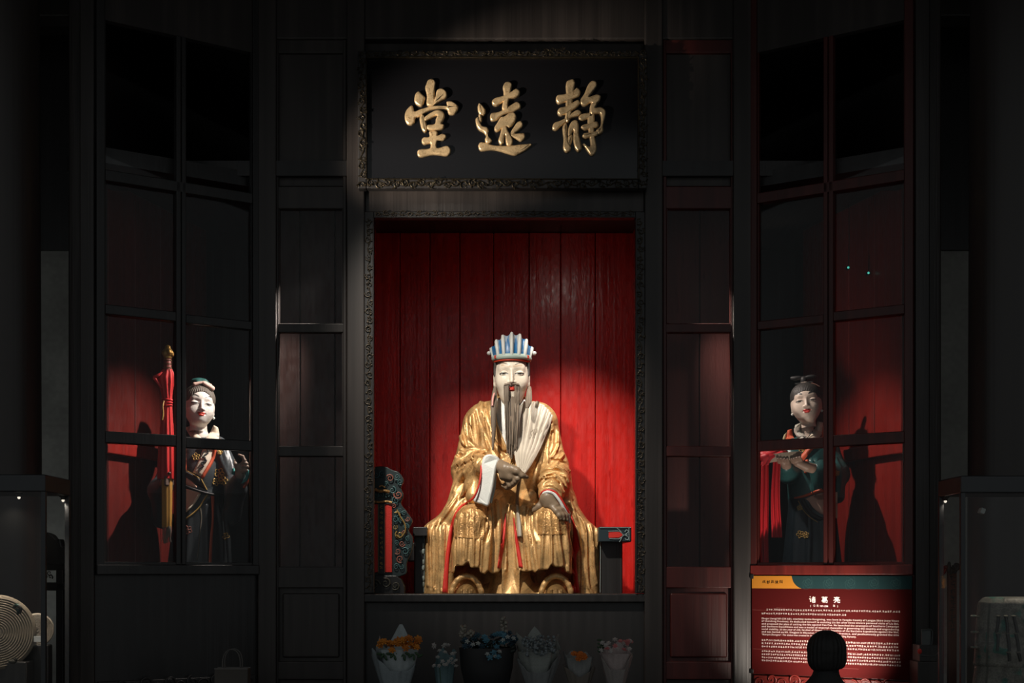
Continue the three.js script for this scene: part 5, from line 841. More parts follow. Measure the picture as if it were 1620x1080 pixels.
  patchM(f, [[1266, 790], [1274, 806], [1284, 817], [1296, 824]], [[1272, 789], [1282, 805], [1292, 814], [1306, 820]], 14, 3, ink, t, 'black_border', 0.014);
  part('gold_piping', [lineOn(f, [[1263, 792], [1272, 808], [1282, 818], [1294, 826]], 0.004, 8.3, 9.6)], clothGold, t);
  const h = union([...chain(q([[1246, 740, 8.68], [1243, 734, 8.64], [1240, 731, 8.6]]), [0.034, 0.034, 0.028]), ...[0, 1, 2, 3].map((i) => capsule(P(1232 + i * 5, 731, 8.6), P(1231 + i * 5, 726, 8.52), 0.011, 0.009)), ...chain(q([[1294, 743, 8.68], [1276, 738, 8.62], [1262, 732, 8.6]]), [0.034, 0.034, 0.028]), ...[0, 1, 2, 3].map((i) => capsule(P(1254 + i * 4.5, 731 - i, 8.6), P(1252 + i * 4.5, 726 - i, 8.52), 0.011, 0.009))], 0.008);
  part('hand', [net(h, [P(1224, 0, 8.6)[0], P(0, 752, 8.6)[1], -8.76], [P(1304, 0, 8.6)[0], P(0, 720, 8.6)[1], -8.48], 0.006)], mat([0.3, 0.2, 0.15], 0.5), t);
  for (const x of [1268, 1302]) part('shoe', [ellipsoidGeo(P(x, 960, 8.8), [0.07, 0.05, 0.14])], ink, t);
}
{
  const d = 8.6, t = thing('offering_tray', 'pale oval tray draped with red cloth, carried by the attendant statue in teal', 'tray', P(1240, 728, d));
  const tr = lathe([[0, 0], [0.1, 0], [0.115, 0.006], [0.128, 0.05], [0.122, 0.052], [0.108, 0.014], [0, 0.012]], 40); tr.scale(1, 1, 0.62); tr.rotateZ(0.1); tr.translate(...P(1240, 729, d)); part('tray', [tr], mat([0.42, 0.34, 0.26], 0.5), t);
  const cl = mat([0.6, 0.02, 0.03], 0.5);
  const heap = union([...chain(q([[1207, 724, 8.55], [1218, 717, 8.58], [1232, 713, 8.6], [1246, 718, 8.6]]), [0.024, 0.028, 0.03, 0.016]), ...chain(q([[1206, 720, 8.6], [1222, 713, 8.64], [1238, 712, 8.64]]), [0.026, 0.028, 0.02]), ...chain(q([[1206, 735, 8.54], [1212, 722, 8.54], [1226, 715, 8.56]]), [0.012, 0.014, 0.01]), ...chain(q([[1214, 734, 8.535], [1219, 723, 8.54], [1238, 716, 8.56]]), [0.01, 0.012, 0.01])], 0.014);
  part('red_cloth', [net(heap, [P(1196, 0, d)[0], P(0, 742, d)[1], -8.7], [P(1256, 0, d)[0], P(0, 700, d)[1], -8.48], 0.006)], cl, t);
  const strip = (x, w, y1, seed) => { const R = rng(seed), pos = [], idx = [], nu = 30, nv = 24; for (let lay = 0; lay < 2; lay++) for (let j = 0; j <= nv; j++) for (let i = 0; i <= nu; i++) { const u = i / nu, v = j / nv, y = mix(730, y1, v), a = u * 3.14159 * 4.5 + seed, ww = w * (0.75 + 0.3 * v); pos.push(...P(x + (u - 0.5) * ww * 2 + Math.sin(v * 5 + seed) * 1.2, y, d - 0.02 + 0.014 * Math.cos(a + Math.sin(v * 4) * 0.6) + lay * 0.006 + 0.03 * (1 - v))); }
    const n = nu + 1, N = n * (nv + 1); for (let j = 0; j < nv; j++) for (let i = 0; i < nu; i++) { const a = j * n + i, b = a + n; idx.push(a, b, a + 1, a + 1, b, b + 1, N + a, N + a + 1, N + b, N + a + 1, N + b + 1, N + b); }
    const g = new THREE.BufferGeometry(); g.setAttribute('position', new THREE.Float32BufferAttribute(pos, 3)); g.setIndex(idx); g.computeVertexNormals(); return g; };
  part('hanging_cloth', [strip(1209, 8, 905, 1)], cl, t); part('hanging_cloth', [strip(1228, 8, 850, 2.3)], cl, t);
  part('folded_paper', [bar(-0.03, 0.03, -0.006, 0.006, -0.02, 0.02, 0.002).rotateZ(0.25).translate(...P(1243, 711, 8.6)), bar(-0.025, 0.025, -0.005, 0.005, -0.02, 0.02, 0.002).rotateZ(0.3).translate(...P(1215, 711, 8.6))], M.white, t);
}
// ---------- information board under the right window ----------
{
  const g = thing('information_board', 'dark red information board with white text under the right window', 'sign', [1.664, bayY(990), -8.5], -TURN);
  const u0 = bayU(394.7), u1 = bayU(647), y0 = bayY(1069), y1 = bayY(910.5), yc = bayY(990), w = u1 - u0, h = y1 - y0;
  const CWd = 2048, CH = Math.round(2048 * h / w), cv = document.createElement('canvas'); cv.width = CWd; cv.height = CH; const c = cv.getContext('2d'), X = (x) => (x - 78) / 1442 * CWd, Y = (y) => (y - 112) / 910 * CH;
  c.fillStyle = '#480a09'; c.fillRect(0, 0, CWd, CH);
  const R = rng(8); for (let i = 0; i < 400; i++) { c.fillStyle = `rgba(${R() < 0.5 ? '20,5,5' : '120,40,35'},0.05)`; c.fillRect(R() * CWd, R() * CH, 20 + R() * 90, 2 + R() * 8); }
  c.fillStyle = '#1f3a3c'; c.fillRect(0, 0, CWd, Y(228)); c.strokeStyle = 'rgba(60,90,90,0.5)'; c.lineWidth = 4;
  for (const x of [600, 790, 985, 1190, 1380]) for (let k = 0; k < 6; k++) { c.beginPath(); c.ellipse(X(x), Y(172), 24 + k * 14, 8 + k * 9, k, 0, 5); c.stroke(); }
  c.fillStyle = '#c8822c'; c.beginPath(); c.moveTo(0, 0); c.lineTo(X(455), 0); c.bezierCurveTo(X(462), Y(175), X(490), Y(205), X(545), Y(228)); c.lineTo(0, Y(228)); c.fill();
  // characters as strokes on a 10 x 10 square
  const G = {
    zhu: [[1, 0, 2, 1.5], [0, 4, 2, 4, 2, 8.5, 3.4, 7], [4.5, 2, 8.5, 2], [6.3, 0, 6.3, 4.2], [3.6, 4.2, 9.8, 4.2], [9.2, 1, 4, 6.2], [5, 5.8, 5, 9.8], [5, 5.8, 8.8, 5.8, 8.8, 9.8], [5, 7.6, 8.8, 7.6], [5, 9.6, 8.8, 9.6]],
    ge: [[0.5, 1.2, 9.5, 1.2], [3, 0, 3, 2.3], [7, 0, 7, 2.3], [2.4, 2.9, 7.6, 2.9, 7.6, 5.2, 2.4, 5.2, 2.4, 2.9], [2.4, 4, 7.6, 4], [2.6, 5.6, 0.6, 7.8], [2, 6.3, 9, 6.3, 8.6, 9.8, 7.4, 9.5], [5, 6.6, 3, 8], [5, 6.8, 6.6, 8], [2.6, 7, 2.6, 9, 6.8, 9]],
    liang: [[5, 0, 5, 1], [0.8, 1.4, 9.2, 1.4], [2.8, 2.6, 7.2, 2.6, 7.2, 4.4, 2.8, 4.4, 2.8, 2.6], [0.6, 5.4, 9.4, 5.4, 8.8, 6.6], [0.6, 5.4, 0.6, 6.6], [3.8, 6.6, 3.6, 8, 1, 9.8], [3.8, 6.6, 6.6, 6.6, 6.6, 9.3, 9.2, 9.3, 9.3, 8.2]],
    gong: [[4, 1, 1, 5], [6, 1, 9, 5], [4.6, 5, 2.4, 9, 8, 8.6], [6.6, 6.6, 8.8, 9.6]], yuan: [[2, 1.5, 8, 1.5], [0.6, 4, 9.4, 4], [4, 4, 3.6, 7, 1, 9.8], [6, 4, 6, 9.3, 9, 9.3, 9.4, 7.8]],
    nian: [[2.6, 0, 1, 3], [2, 2, 9, 2], [2.6, 4.6, 8.8, 4.6], [2.6, 4.6, 2.6, 7.2], [0.4, 7.2, 9.6, 7.2], [5.4, 2, 5.4, 10]],
    cheng: [[1.4, 2.6, 9, 2.6], [1.6, 2.6, 1, 7, 0, 9.6], [1.6, 5, 4.2, 5, 4, 8.2, 3, 7.8], [5.4, 0.6, 6.4, 6, 9.4, 9.6, 9.6, 8], [8.4, 4, 4.6, 9.4], [7, 0.6, 8.2, 1.4]], du: [[0.6, 2, 5.4, 2], [3, 0.4, 3, 4], [0.2, 4, 6, 4], [5, 1.6, 0.6, 7], [1.6, 5.6, 1.6, 9.6], [1.6, 5.6, 4.8, 5.6, 4.8, 9.4, 1.6, 9.4], [1.6, 7.4, 4.8, 7.4], [6.8, 1, 6.8, 10], [6.8, 1, 9.4, 1, 8, 4, 9.4, 6, 7, 7]],
    wu: [[1, 1.6, 5.6, 1.6], [0.4, 3.6, 9.6, 3.6], [3.4, 3.6, 3.4, 8.6], [3.4, 6, 5.4, 6], [1.6, 5, 1.6, 9], [0.4, 9.2, 5.8, 8.4], [6.4, 0.6, 7, 6, 9.4, 9.4, 9.6, 8], [8, 1, 9, 2]], hou: [[2, 0, 0.4, 4], [1.4, 3, 1.4, 10], [3.6, 1.4, 8.6, 1.4, 8.2, 3.4], [3, 3.4, 9.4, 3.4], [4.6, 3.6, 3.2, 6], [4, 5, 8.8, 5], [3, 7, 9.6, 7], [6.4, 5, 6, 7.4, 3, 10], [6.6, 7.4, 9.4, 10]], ci: [[1.6, 0, 2.4, 1], [0.4, 2, 3.8, 2, 0.4, 6], [2, 4.4, 2, 10], [2.6, 5, 3.8, 6], [5, 1.2, 9.4, 1.2, 9, 9.4, 7.8, 9], [5, 3.4, 8, 3.4], [5, 5.4, 8, 5.4, 8, 8, 5, 8, 5, 5.4]],
  };
  const glyph = (k, x, y, s, lw, sy = s) => { c.lineWidth = lw; c.lineJoin = 'round'; for (const st of G[k]) { c.beginPath(); for (let i = 0; i < st.length; i += 2) c[i ? 'lineTo' : 'moveTo'](x + st[i] * s / 10, y + st[i + 1] * sy / 10); c.stroke(); } };
  c.strokeStyle = '#3c2408'; ['cheng', 'du', 'wu', 'hou', 'ci'].forEach((k, i) => glyph(k, X(178 + i * 40), Y(150 + (i % 2) * 4), 46, 6, 42));
  c.strokeStyle = '#e8e0d8'; ['zhu', 'ge', 'liang'].forEach((k, i) => glyph(k, X(616 + i * 110), Y(298), 86, 11, 78));
  c.fillStyle = '#efe6e0'; c.font = 'bold 30px sans-serif'; c.textBaseline = 'alphabetic';
  glyph('gong', X(652), Y(370), 30, 4); glyph('yuan', X(682), Y(370), 30, 4); c.fillText('(', X(626), Y(392)); c.fillText('181-234', X(712), Y(393)); glyph('nian', X(832), Y(370), 30, 4); c.fillText(')', X(870), Y(392));
  // small printed lines; their Chinese, Japanese and Korean letters are too fine to read in the photograph
  const block = (x, y, s, kind) => { c.lineWidth = s * 0.12; c.strokeStyle = '#bcb2ac'; const n = kind === 2 ? 5 : 7; for (let i = 0; i < n; i++) { c.beginPath(); if (R() < 0.5) { const yy = y + s * (0.1 + 0.8 * R()), a = R() * 0.3; c.moveTo(x + s * a, yy); c.lineTo(x + s * (0.95 - a * R()), yy); } else { const xx = x + s * (0.15 + 0.7 * R()), a = R() * 0.3; c.moveTo(xx, y + s * a); c.lineTo(xx, y + s * (0.95 - a * R())); } c.stroke(); } };
  const row = (x0, x1, y, s, text) => { let x = X(x0); let i = 0; while (x < X(x1)) { const ch = text && text[i % text.length]; if (ch && ch !== '#') { if (ch !== ' ') { c.fillStyle = '#bcb2ac'; c.font = `bold ${Math.round(s * 1.02)}px sans-serif`; c.fillText(ch, x, Y(y) + s * 0.92); } x += ch === ' ' ? s * 0.5 : c.measureText(ch).width * 1.05; } else { block(x, Y(y), s, s < 26 ? 2 : 1); x += s * 1.14; } i++; } };
  row(215, 1405, 415, 27, '###,########,####,####,####,####,####'); row(170, 950, 451, 27, '######,######,####,#######1672##');
  const en = ['Zhuge Liang(181-234 AD), courtesy name Kongming, was born in Yangdu County of Langya Shire (now Yinan', 'of Shandong Province). He dedicated himself to assisting Liu Bei after three sincere personal visits of Liu Bei,', 'and proposed the plan of uniting the Wu against Cao Cao. He launched the strategies of Southern Campaign', 'and Northern Expeditions and was a model of imperial chancellor in governing the country and engendering', 'social stability. In the year of 234, he died of illness at the frontline of the Northern Expeditions against the Wei,', 'and was buried on Mt. Dingjun in Mianxian County of Shaanxi Province, and posthumously granted the title', '"Marquis Zhongwu". The statue was created in the 11th year of Kangxi Era of Qing Dynasty.'];
  en.forEach((s, i) => { c.fillStyle = '#bcb2ac'; c.font = 'bold 30px sans-serif'; const full = X(1410) - X(170), m = c.measureText(s).width, k = i === 6 ? 0.94 : full / m; c.save(); c.translate(X(170), Y(514 + i * 24.8)); c.scale(Math.min(k, 1.2), 1); c.fillText(s, 0, 0); c.restore(); });
  row(170, 1405, 698, 27, '###(181-234#)######,####'); row(170, 1405, 727, 27, '#,####,#######,###'); row(170, 1400, 756, 27, '#######,#####11#(1672');
  row(170, 1412, 800, 26, '###(###,##181-234#),##'); row(170, 1412, 829, 26, '##################'); row(170, 1412, 858, 26, '###234############'); row(170, 1412, 887, 26, '#######(##)11#(##1672)##');
  c.strokeStyle = 'rgba(230,200,190,0.35)'; c.lineWidth = 3; for (const [a, b, y] of [[82, 215, 428], [90, 1060, 792], [870, 1060, 940], [310, 400, 405]]) { c.beginPath(); c.moveTo(X(a), Y(y)); c.lineTo(X(b), Y(y + 3)); c.stroke(); }
  const tex = new THREE.CanvasTexture(cv); tex.colorSpace = THREE.SRGBColorSpace;
  const face = new THREE.PlaneGeometry(w, h); face.translate((u0 + u1) / 2, 0, 0.0445);
  part('printed_face', [face], phys([1, 1, 1], 0.8, { map: tex, specularIntensity: 0.3 }), g, false);
  part('backing', [bar(u0, u1, -h / 2, h / 2, 0.003, 0.044, 0.003)], mat([0.06, 0.012, 0.012], 0.5), g, false);
  part('bracket', [bar(u0 - 0.012, u0 + 0.012, h / 2 - 0.02, h / 2 + 0.012, 0.0, 0.05, 0.004), bar(u0 - 0.012, u0 + 0.012, -h / 2 + 0.0, -h / 2 + 0.03, 0.0, 0.05, 0.004)], M.iron, g, false);
}
// ---------- offering table with bouquets and a bag ----------
const TY = 1.15;
{
  const t = thing('offering_table', 'long dark wooden offering table in front of the niche, under the flowers', 'table', [-0.35, 0, -7.7]);
  part('top', [bar(-2.15, 1.3, TY - 0.06, TY, -8.05, -7.3, 0.012)], M.blackWood, t); part('apron', [bar(-2.05, 1.2, TY - 0.24, TY - 0.06, -7.98, -7.37, 0.01)], M.blackWood, t);
  for (const x of [-2.0, 1.15]) for (const z of [-7.95, -7.4]) part('leg', [bar(x - 0.05, x + 0.05, 0, TY - 0.06, z - 0.04, z + 0.04, 0.012)], M.blackWood, t);
}
// a paper cone: sheet profile given as [angle, height] peaks
function wrapCone(cx, cz, r0, r1, h, peaks, seed, lean = 0, back = 1) {
  const R = rng(seed), pos = [], idx = [], nu = 60, nv = 14, ph = R() * 6;
  const topAt = (a) => { let b = 0.62; for (const [pa, ph2, pw] of peaks) { let da = Math.abs(((a - pa + 9.4248) % 6.2832) - 3.1416); b = Math.max(b, ph2 - da * pw); } return b; };
  for (const lay of [0, 1]) for (let i = 0; i <= nu; i++) for (let j = 0; j <= nv; j++) {
    const a = i / nu * 6.2832, v = j / nv, tp = topAt(a), y = v * tp, crease = 0.05 * Math.sin(a * 7 + ph) + 0.03 * Math.sin(a * 13 + ph * 2), r = (mix(r0, r1, Math.pow(y, 0.85)) * (1 + crease * (0.4 + y)) - lay * 0.003);
    pos.push(cx + Math.cos(a) * r + lean * y, TY + 0.002 + y * h, cz + Math.sin(a) * r * 0.8 - 0.02 * y);
  }
  const n = nv + 1, N = (nu + 1) * n; for (let i = 0; i < nu; i++) for (let j = 0; j < nv; j++) { const a = i * n + j, b = a + n; idx.push(a, a + 1, b, b, a + 1, b + 1, N + a, N + b, N + a + 1, N + b, N + b + 1, N + a + 1); }
  for (let i = 0; i < nu; i++) { const a = i * n + nv, b = a + n; idx.push(a, N + a, b, b, N + a, N + b); }
  const g = new THREE.BufferGeometry(); g.setAttribute('position', new THREE.Float32BufferAttribute(pos, 3)); const uv = []; for (let k = 0; k < 2; k++) for (let i = 0; i <= nu; i++) for (let j = 0; j <= nv; j++) uv.push(i / nu * r1 * 6.28, j / nv * h); g.setAttribute('uv', new THREE.Float32BufferAttribute(uv, 2)); g.setIndex(idx); g.computeVertexNormals(); return g;
}
const blossomShapes = new Map();
function blossom(r, petals, seed) { const key = r + '/' + petals; if (!blossomShapes.has(key)) { const gs = []; for (let k = 0; k < 3; k++) for (let i = 0; i < petals; i++) { const g = new THREE.SphereGeometry(1, 7, 5); g.scale(r * 0.42, r * 0.16, r * 0.26); g.translate(r * (0.62 - k * 0.2), 0, 0); g.rotateZ(0.35 + k * 0.38); g.rotateY(i / petals * 6.283 + k * 0.4); g.translate(0, k * r * 0.12, 0); gs.push(g); } const c = new THREE.SphereGeometry(r * 0.2, 8, 6); c.translate(0, r * 0.25, 0); gs.push(c); blossomShapes.set(key, merge(gs)); } return blossomShapes.get(key); }
function putBlossom(parent, name, p, r, petals, m, tilt, turn) { const o = shadows(new THREE.Mesh(blossom(r, petals), m)); o.name = name; o.position.set(p[0] - parent.position.x, p[1] - parent.position.y, p[2] - parent.position.z); o.rotation.set(tilt[0], turn, tilt[1]); parent.add(o); }
const paper = (c, o = {}) => mat(c.map((v) => v * 0.8), 0.7, { map: paperTone, side: THREE.DoubleSide, ...o });
function newsprint() { const cv = document.createElement('canvas'); cv.width = 512; cv.height = 512; const c = cv.getContext('2d'), R = rng(31); c.fillStyle = '#c9c9c2'; c.fillRect(0, 0, 512, 512); c.strokeStyle = '#4a4a48'; for (let y = 20; y < 500; y += 26) { for (let x = 10; x < 490; x += 9) if (R() < 0.8) { c.lineWidth = 2.4; c.beginPath(); c.moveTo(x, y + R() * 4); c.lineTo(x + 3 + R() * 3, y + 5 + R() * 6); c.stroke(); } } const t = new THREE.CanvasTexture(cv); t.wrapS = t.wrapT = THREE.RepeatWrapping; t.repeat.set(4, 4); t.colorSpace = THREE.SRGBColorSpace; return t; }
{
  const Z = 7.62, K = Z / F, at = (px, py, dz = 0) => P(px, py, Z - dz), up = -Math.PI / 2;
  const stems = (t, x, n, m, hh = 0.2) => part('stems', Array.from({ length: n }, (_, i) => tube([[x + (i - n / 2) * 0.006, TY + 0.004, -Z], [x + (i - n / 2) * 0.012, TY + hh, -Z]], 0.0035, 4, 5)), m, t);
  const green = mat([0.03, 0.07, 0.03], 0.6);
  { const x = at(629, 0)[0], t = thing('bouquet', 'leftmost bouquet, orange flowers in pale grey paper with two tall points', 'bouquet', [x, TY, -Z]);
    part('wrapping_paper', [wrapCone(x, -Z, 0.05, 0.165, 0.46, [[up + 0.05, 0.96, 0.55], [Math.PI + 0.5, 0.8, 0.5], [0.1, 0.62, 0.4]], 2)], paper([0.5, 0.56, 0.57]), t);
    part('outer_paper', [wrapCone(x - 0.01, -Z + 0.04, 0.06, 0.14, 0.26, [[Math.PI - 0.3, 1.15, 0.5], [0.3, 0.8, 0.4], [1.6, 0.5, 0.3]], 3)], paper([0.33, 0.38, 0.4]), t); stems(t, x, 8, green);
    const m1 = mat([0.62, 0.22, 0.02], 0.6), m2 = mat([0.5, 0.15, 0.015], 0.6), R = rng(4); for (let i = 0; i < 26; i++) { const u = R(), px = 598 + u * 66, py = 1034 - R() * 18 - u * 10; putBlossom(t, 'orange_flower', at(px, py, 0.02 + R() * 0.08), 0.026, 6, i % 3 ? m1 : m2, [0.5 + R() * 0.6, (R() - 0.5)], R() * 6); } part('foliage', Array.from({ length: 14 }, (_, i) => leafBlob(...at(600 + i * 5, 1034 + (i % 3) * 3, 0.08), 0.02, i, null)), green, t); }
  { const x = at(703, 0)[0], t = thing('bouquet', 'small bouquet of pale buds in teal paper, second from the left', 'bouquet', [x, TY, -Z]);
    part('wrapping_paper', [wrapCone(x, -Z - 0.03, 0.04, 0.075, 0.3, [[up - 0.2, 0.97, 0.3], [up + 0.9, 0.95, 0.3]], 5)], paper([0.14, 0.24, 0.26]), t); stems(t, x, 5, green);
    const m = mat([0.4, 0.38, 0.36], 0.6), R = rng(6); for (let i = 0; i < 20; i++) { putBlossom(t, 'pale_bud', at(684 + R() * 38, 1020 + R() * 36, 0.05 + R() * 0.04), 0.016, 5, m, [0.8, R() - 0.5], R() * 6); } }
  { const x = at(770, 0)[0], t = thing('flower_basket', 'dark basket of blue blossoms and berry sprigs in the middle of the offering table', 'flower basket', [x, TY, -Z]);
    const b = lathe([[0, 0], [0.12, 0], [0.16, 0.1], [0.17, 0.17], [0.155, 0.17], [0.11, 0.02], [0, 0.02]], 36); b.scale(0.98, 1.75, 0.8); b.translate(x, TY, -Z); part('basket', [b], mat([0.015, 0.015, 0.016], 0.6), t); { const R2 = rng(51); part('foliage', Array.from({ length: 60 }, () => leafBlob(...at(732 + R2() * 84, 1012 + R2() * 20, R2() * 0.09 - 0.03), 0.02 + R2() * 0.012, R2() * 6, null)), mat([0.012, 0.02, 0.016], 0.6), t); }
    const bl = mat([0.08, 0.22, 0.3], 0.6), pl = mat([0.42, 0.44, 0.42], 0.6), dk = mat([0.03, 0.07, 0.1], 0.6), R = rng(7);
    for (let i = 0; i < 34; i++) { const px = 735 + R() * 80, py = 1024 - R() * 22; putBlossom(t, 'blue_blossom', at(px, py, R() * 0.1 - 0.02), 0.024, 6, px > 765 && px < 800 && R() < 0.8 ? bl : dk, [0.6 + R() * 0.5, R() - 0.5], R() * 6); }
    for (let i = 0; i < 12; i++) putBlossom(t, 'pale_blossom', at([739, 748, 756, 771, 783, 790, 796, 803, 812, 775, 781, 788][i], [1015, 1020, 1018, 1035, 1038, 1031, 1013, 1008, 1010, 1040, 1033, 1040][i], i > 2 && i < 6 || i > 8 ? 0.16 : 0.1), i > 8 ? 0.024 : 0.017, 5, i < 9 ? pl : bl, [0.8, R() - 0.5], R() * 6);
    const sprig = (px, y0, y1) => { const gs = []; for (let i = 0; i < 16; i++) { const g = new THREE.SphereGeometry(0.009 + 0.004 * R(), 8, 6); g.translate(...at(px + (R() - 0.5) * (6 + i * 0.4), mix(y1, y0, i / 16), 0.03 * R())); gs.push(g); } part('berry_sprig', gs, mat([0.26, 0.24, 0.2], 0.5), t); part('sprig_stem', [tube([at(px, y1), at(px + 1, mix(y0, y1, 0.4)), at(px + 2, y0 + 40)], 0.003, 8, 5)], green, t); };
    sprig(733, 1008, 990); sprig(797, 1008, 977); sprig(745, 1006, 998); }
  { const x = at(851, 0)[0], t = thing('bouquet', 'grey bouquet of fine filler flowers in printed newspaper wrapping, right of the basket', 'bouquet', [x, TY, -Z]);
    const np = newsprint(); part('wrapping_paper', [wrapCone(x, -Z, 0.04, 0.165, 0.44, [[up - 0.1, 0.95, 0.42], [up + 1.05, 0.86, 0.4], [up - 0.95, 0.88, 0.4], [0.3, 0.66, 0.3]], 8)], paper([0.6, 0.64, 0.64], { map: np }), t);
    part('outer_paper', [wrapCone(x, -Z + 0.05, 0.04, 0.13, 0.25, [[0.2, 1.05, 0.5], [Math.PI - 0.2, 0.95, 0.5], [1.57, 0.35, 0.2]], 9)], paper([0.26, 0.27, 0.27]), t); stems(t, x, 8, green);
    const m = mat([0.2, 0.23, 0.24], 0.7), R = rng(10); const gs = []; for (let i = 0; i < 150; i++) { const g = new THREE.SphereGeometry(0.006 + R() * 0.005, 6, 5); g.translate(...at(826 + R() * 52, 1012 + R() * 30 - 6, 0.02 + R() * 0.1)); gs.push(g); } const s = part('filler_flowers', gs, m, t); s.userData.kind = 'stuff'; }
  { const x = at(916, 0)[0], t = thing('bouquet', 'small bouquet of one orange bloom in brownish paper, second from the right', 'bouquet', [x, TY, -Z]);
    part('wrapping_paper', [wrapCone(x, -Z, 0.04, 0.11, 0.38, [[up - 0.4, 0.72, 0.12], [up + 0.5, 0.7, 0.12], [up - 1.4, 0.74, 0.3]], 11)], paper([0.34, 0.35, 0.34]), t); part('outer_paper', [wrapCone(x, -Z + 0.03, 0.035, 0.1, 0.2, [[0.3, 0.95, 0.3], [Math.PI - 0.2, 1.0, 0.3], [1.57, 0.6, 0.2]], 12)], paper([0.2, 0.17, 0.14]), t); stems(t, x, 5, green);
    const m = mat([0.6, 0.16, 0.02], 0.6), R = rng(13); for (let i = 0; i < 9; i++) putBlossom(t, 'orange_flower', at(908 + R() * 26, 1034 + R() * 9, 0.09 + R() * 0.03), 0.024, 7, m, [0.7, R() - 0.5], R() * 6); }
  { const x = at(974, 0)[0], t = thing('bouquet', 'rightmost bouquet, pink and white flowers in pale pointed paper', 'bouquet', [x, TY, -Z]);
    part('wrapping_paper', [wrapCone(x, -Z, 0.03, 0.13, 0.42, [[up + 0.25, 0.8, 0.3], [up + 0.9, 0.78, 0.5], [up - 0.6, 0.72, 0.4]], 14)], paper([0.55, 0.45, 0.43]), t); part('outer_paper', [wrapCone(x, -Z + 0.04, 0.025, 0.1, 0.27, [[0.2, 1.0, 0.5], [Math.PI - 0.3, 0.95, 0.5], [1.57, 0.55, 0.3]], 15)], paper([0.36, 0.32, 0.3]), t); stems(t, x, 6, green);
    const a = mat([0.6, 0.2, 0.2], 0.6), b = mat([0.5, 0.46, 0.44], 0.6), R = rng(16); for (let i = 0; i < 22; i++) putBlossom(t, i % 3 ? 'white_flower' : 'pink_flower', at(950 + R() * 50, 1012 + R() * 18, 0.03 + R() * 0.08), 0.018, 6, i % 3 ? b : a, [0.7, R() - 0.5], R() * 6); part('foliage', Array.from({ length: 10 }, (_, i) => leafBlob(...at(948 + (i % 3) * 3, 1012 + i * 2, 0.06), 0.014, i, null)), green, t); }
  { const x = at(368, 0)[0], t = thing('paper_bag', 'dark paper carrier bag with twisted handles on the left end of the offering table', 'bag', [x, TY, -Z]);
    const b = bar(-0.1, 0.1, 0, 0.172, -0.045, 0.045, 0.004); b.translate(x, TY, -Z); part('bag', [b], mat([0.06, 0.052, 0.045], 0.6), t); part('rim', [bar(x - 0.1, x + 0.1, TY + 0.168, TY + 0.176, -Z + 0.038, -Z + 0.047, 0.002), bar(x - 0.1, x + 0.1, TY + 0.168, TY + 0.176, -Z - 0.047, -Z - 0.038, 0.002)], mat([0.16, 0.15, 0.14], 0.6), t);
    for (const dz of [0.03, -0.03]) part('handle', [tube([[x - 0.052, TY + 0.16, -Z + dz], [x - 0.052, TY + 0.23, -Z + dz], [x - 0.03, TY + 0.275, -Z + dz], [x + 0.005, TY + 0.287, -Z + dz], [x + 0.035, TY + 0.27, -Z + dz], [x + 0.05, TY + 0.23, -Z + dz], [x + 0.052, TY + 0.16, -Z + dz]], 0.0042, 30, 6)], mat([0.1, 0.095, 0.09], 0.6), t); }
}
// ---------- glass cases with bronzes at both sides ----------
function caseAt(s, label, x0, x1, zF, zB, top, postPx) {
  const t = thing('display_case', label, 'display case', [(x0 + x1) / 2, 0, (zF + zB) / 2], 0);
  part('canopy', [bar(x0, x1, top - 0.088, top, zB, zF, 0.008)], M.metal, t);
  part('plinth', [bar(x0, x1, 0, 0.95, zB, zF, 0.01)], M.blackWood, t);
  for (const x of [x0 + 0.012, x1 - 0.012]) for (const z of [zB + 0.012, zF - 0.012]) part('post', [bar(x - 0.012, x + 0.012, 0.95, top - 0.086, z - 0.012, z + 0.012, 0.003)], M.metal, t);
  const gl = (a, b, c, d) => part('glass_pane', [bar(a, b, 0.95, top - 0.088, c, d, 0)], M.glass, t);
  gl(x0 + 0.024, x1 - 0.024, zF - 0.014, zF - 0.009); gl(x0 + 0.006, x0 + 0.011, zB + 0.024, zF - 0.024); gl(x1 - 0.011, x1 - 0.006, zB + 0.024, zF - 0.024);
  return t;
}
const led = glow([0.95, 0.85, 0.7], 1.1);
function downlight(t, x, y, z, cd) { const g = lathe([[0, 0], [0.011, 0], [0.013, 0.012], [0.02, 0.014], [0.02, 0.02], [0, 0.02]], 16); g.translate(x, y - 0.02, z); part('downlight_rim', [g], M.metal, t); const b = new THREE.SphereGeometry(0.008, 10, 8); b.translate(x, y - 0.024, z); part('downlight', [b], led, t);
  const l = new THREE.SpotLight(new THREE.Color(1, 0.88, 0.72), cd, 0, 1.1, 0.9, 2); l.name = 'downlight'; l.castShadow = true; l.shadow.radius = 0.6; l.position.set(x - t.position.x, y - 0.034 - t.position.y, z - t.position.z); l.target.position.set(x - t.position.x, 0 - t.position.y, z - t.position.z); t.add(l, l.target); }
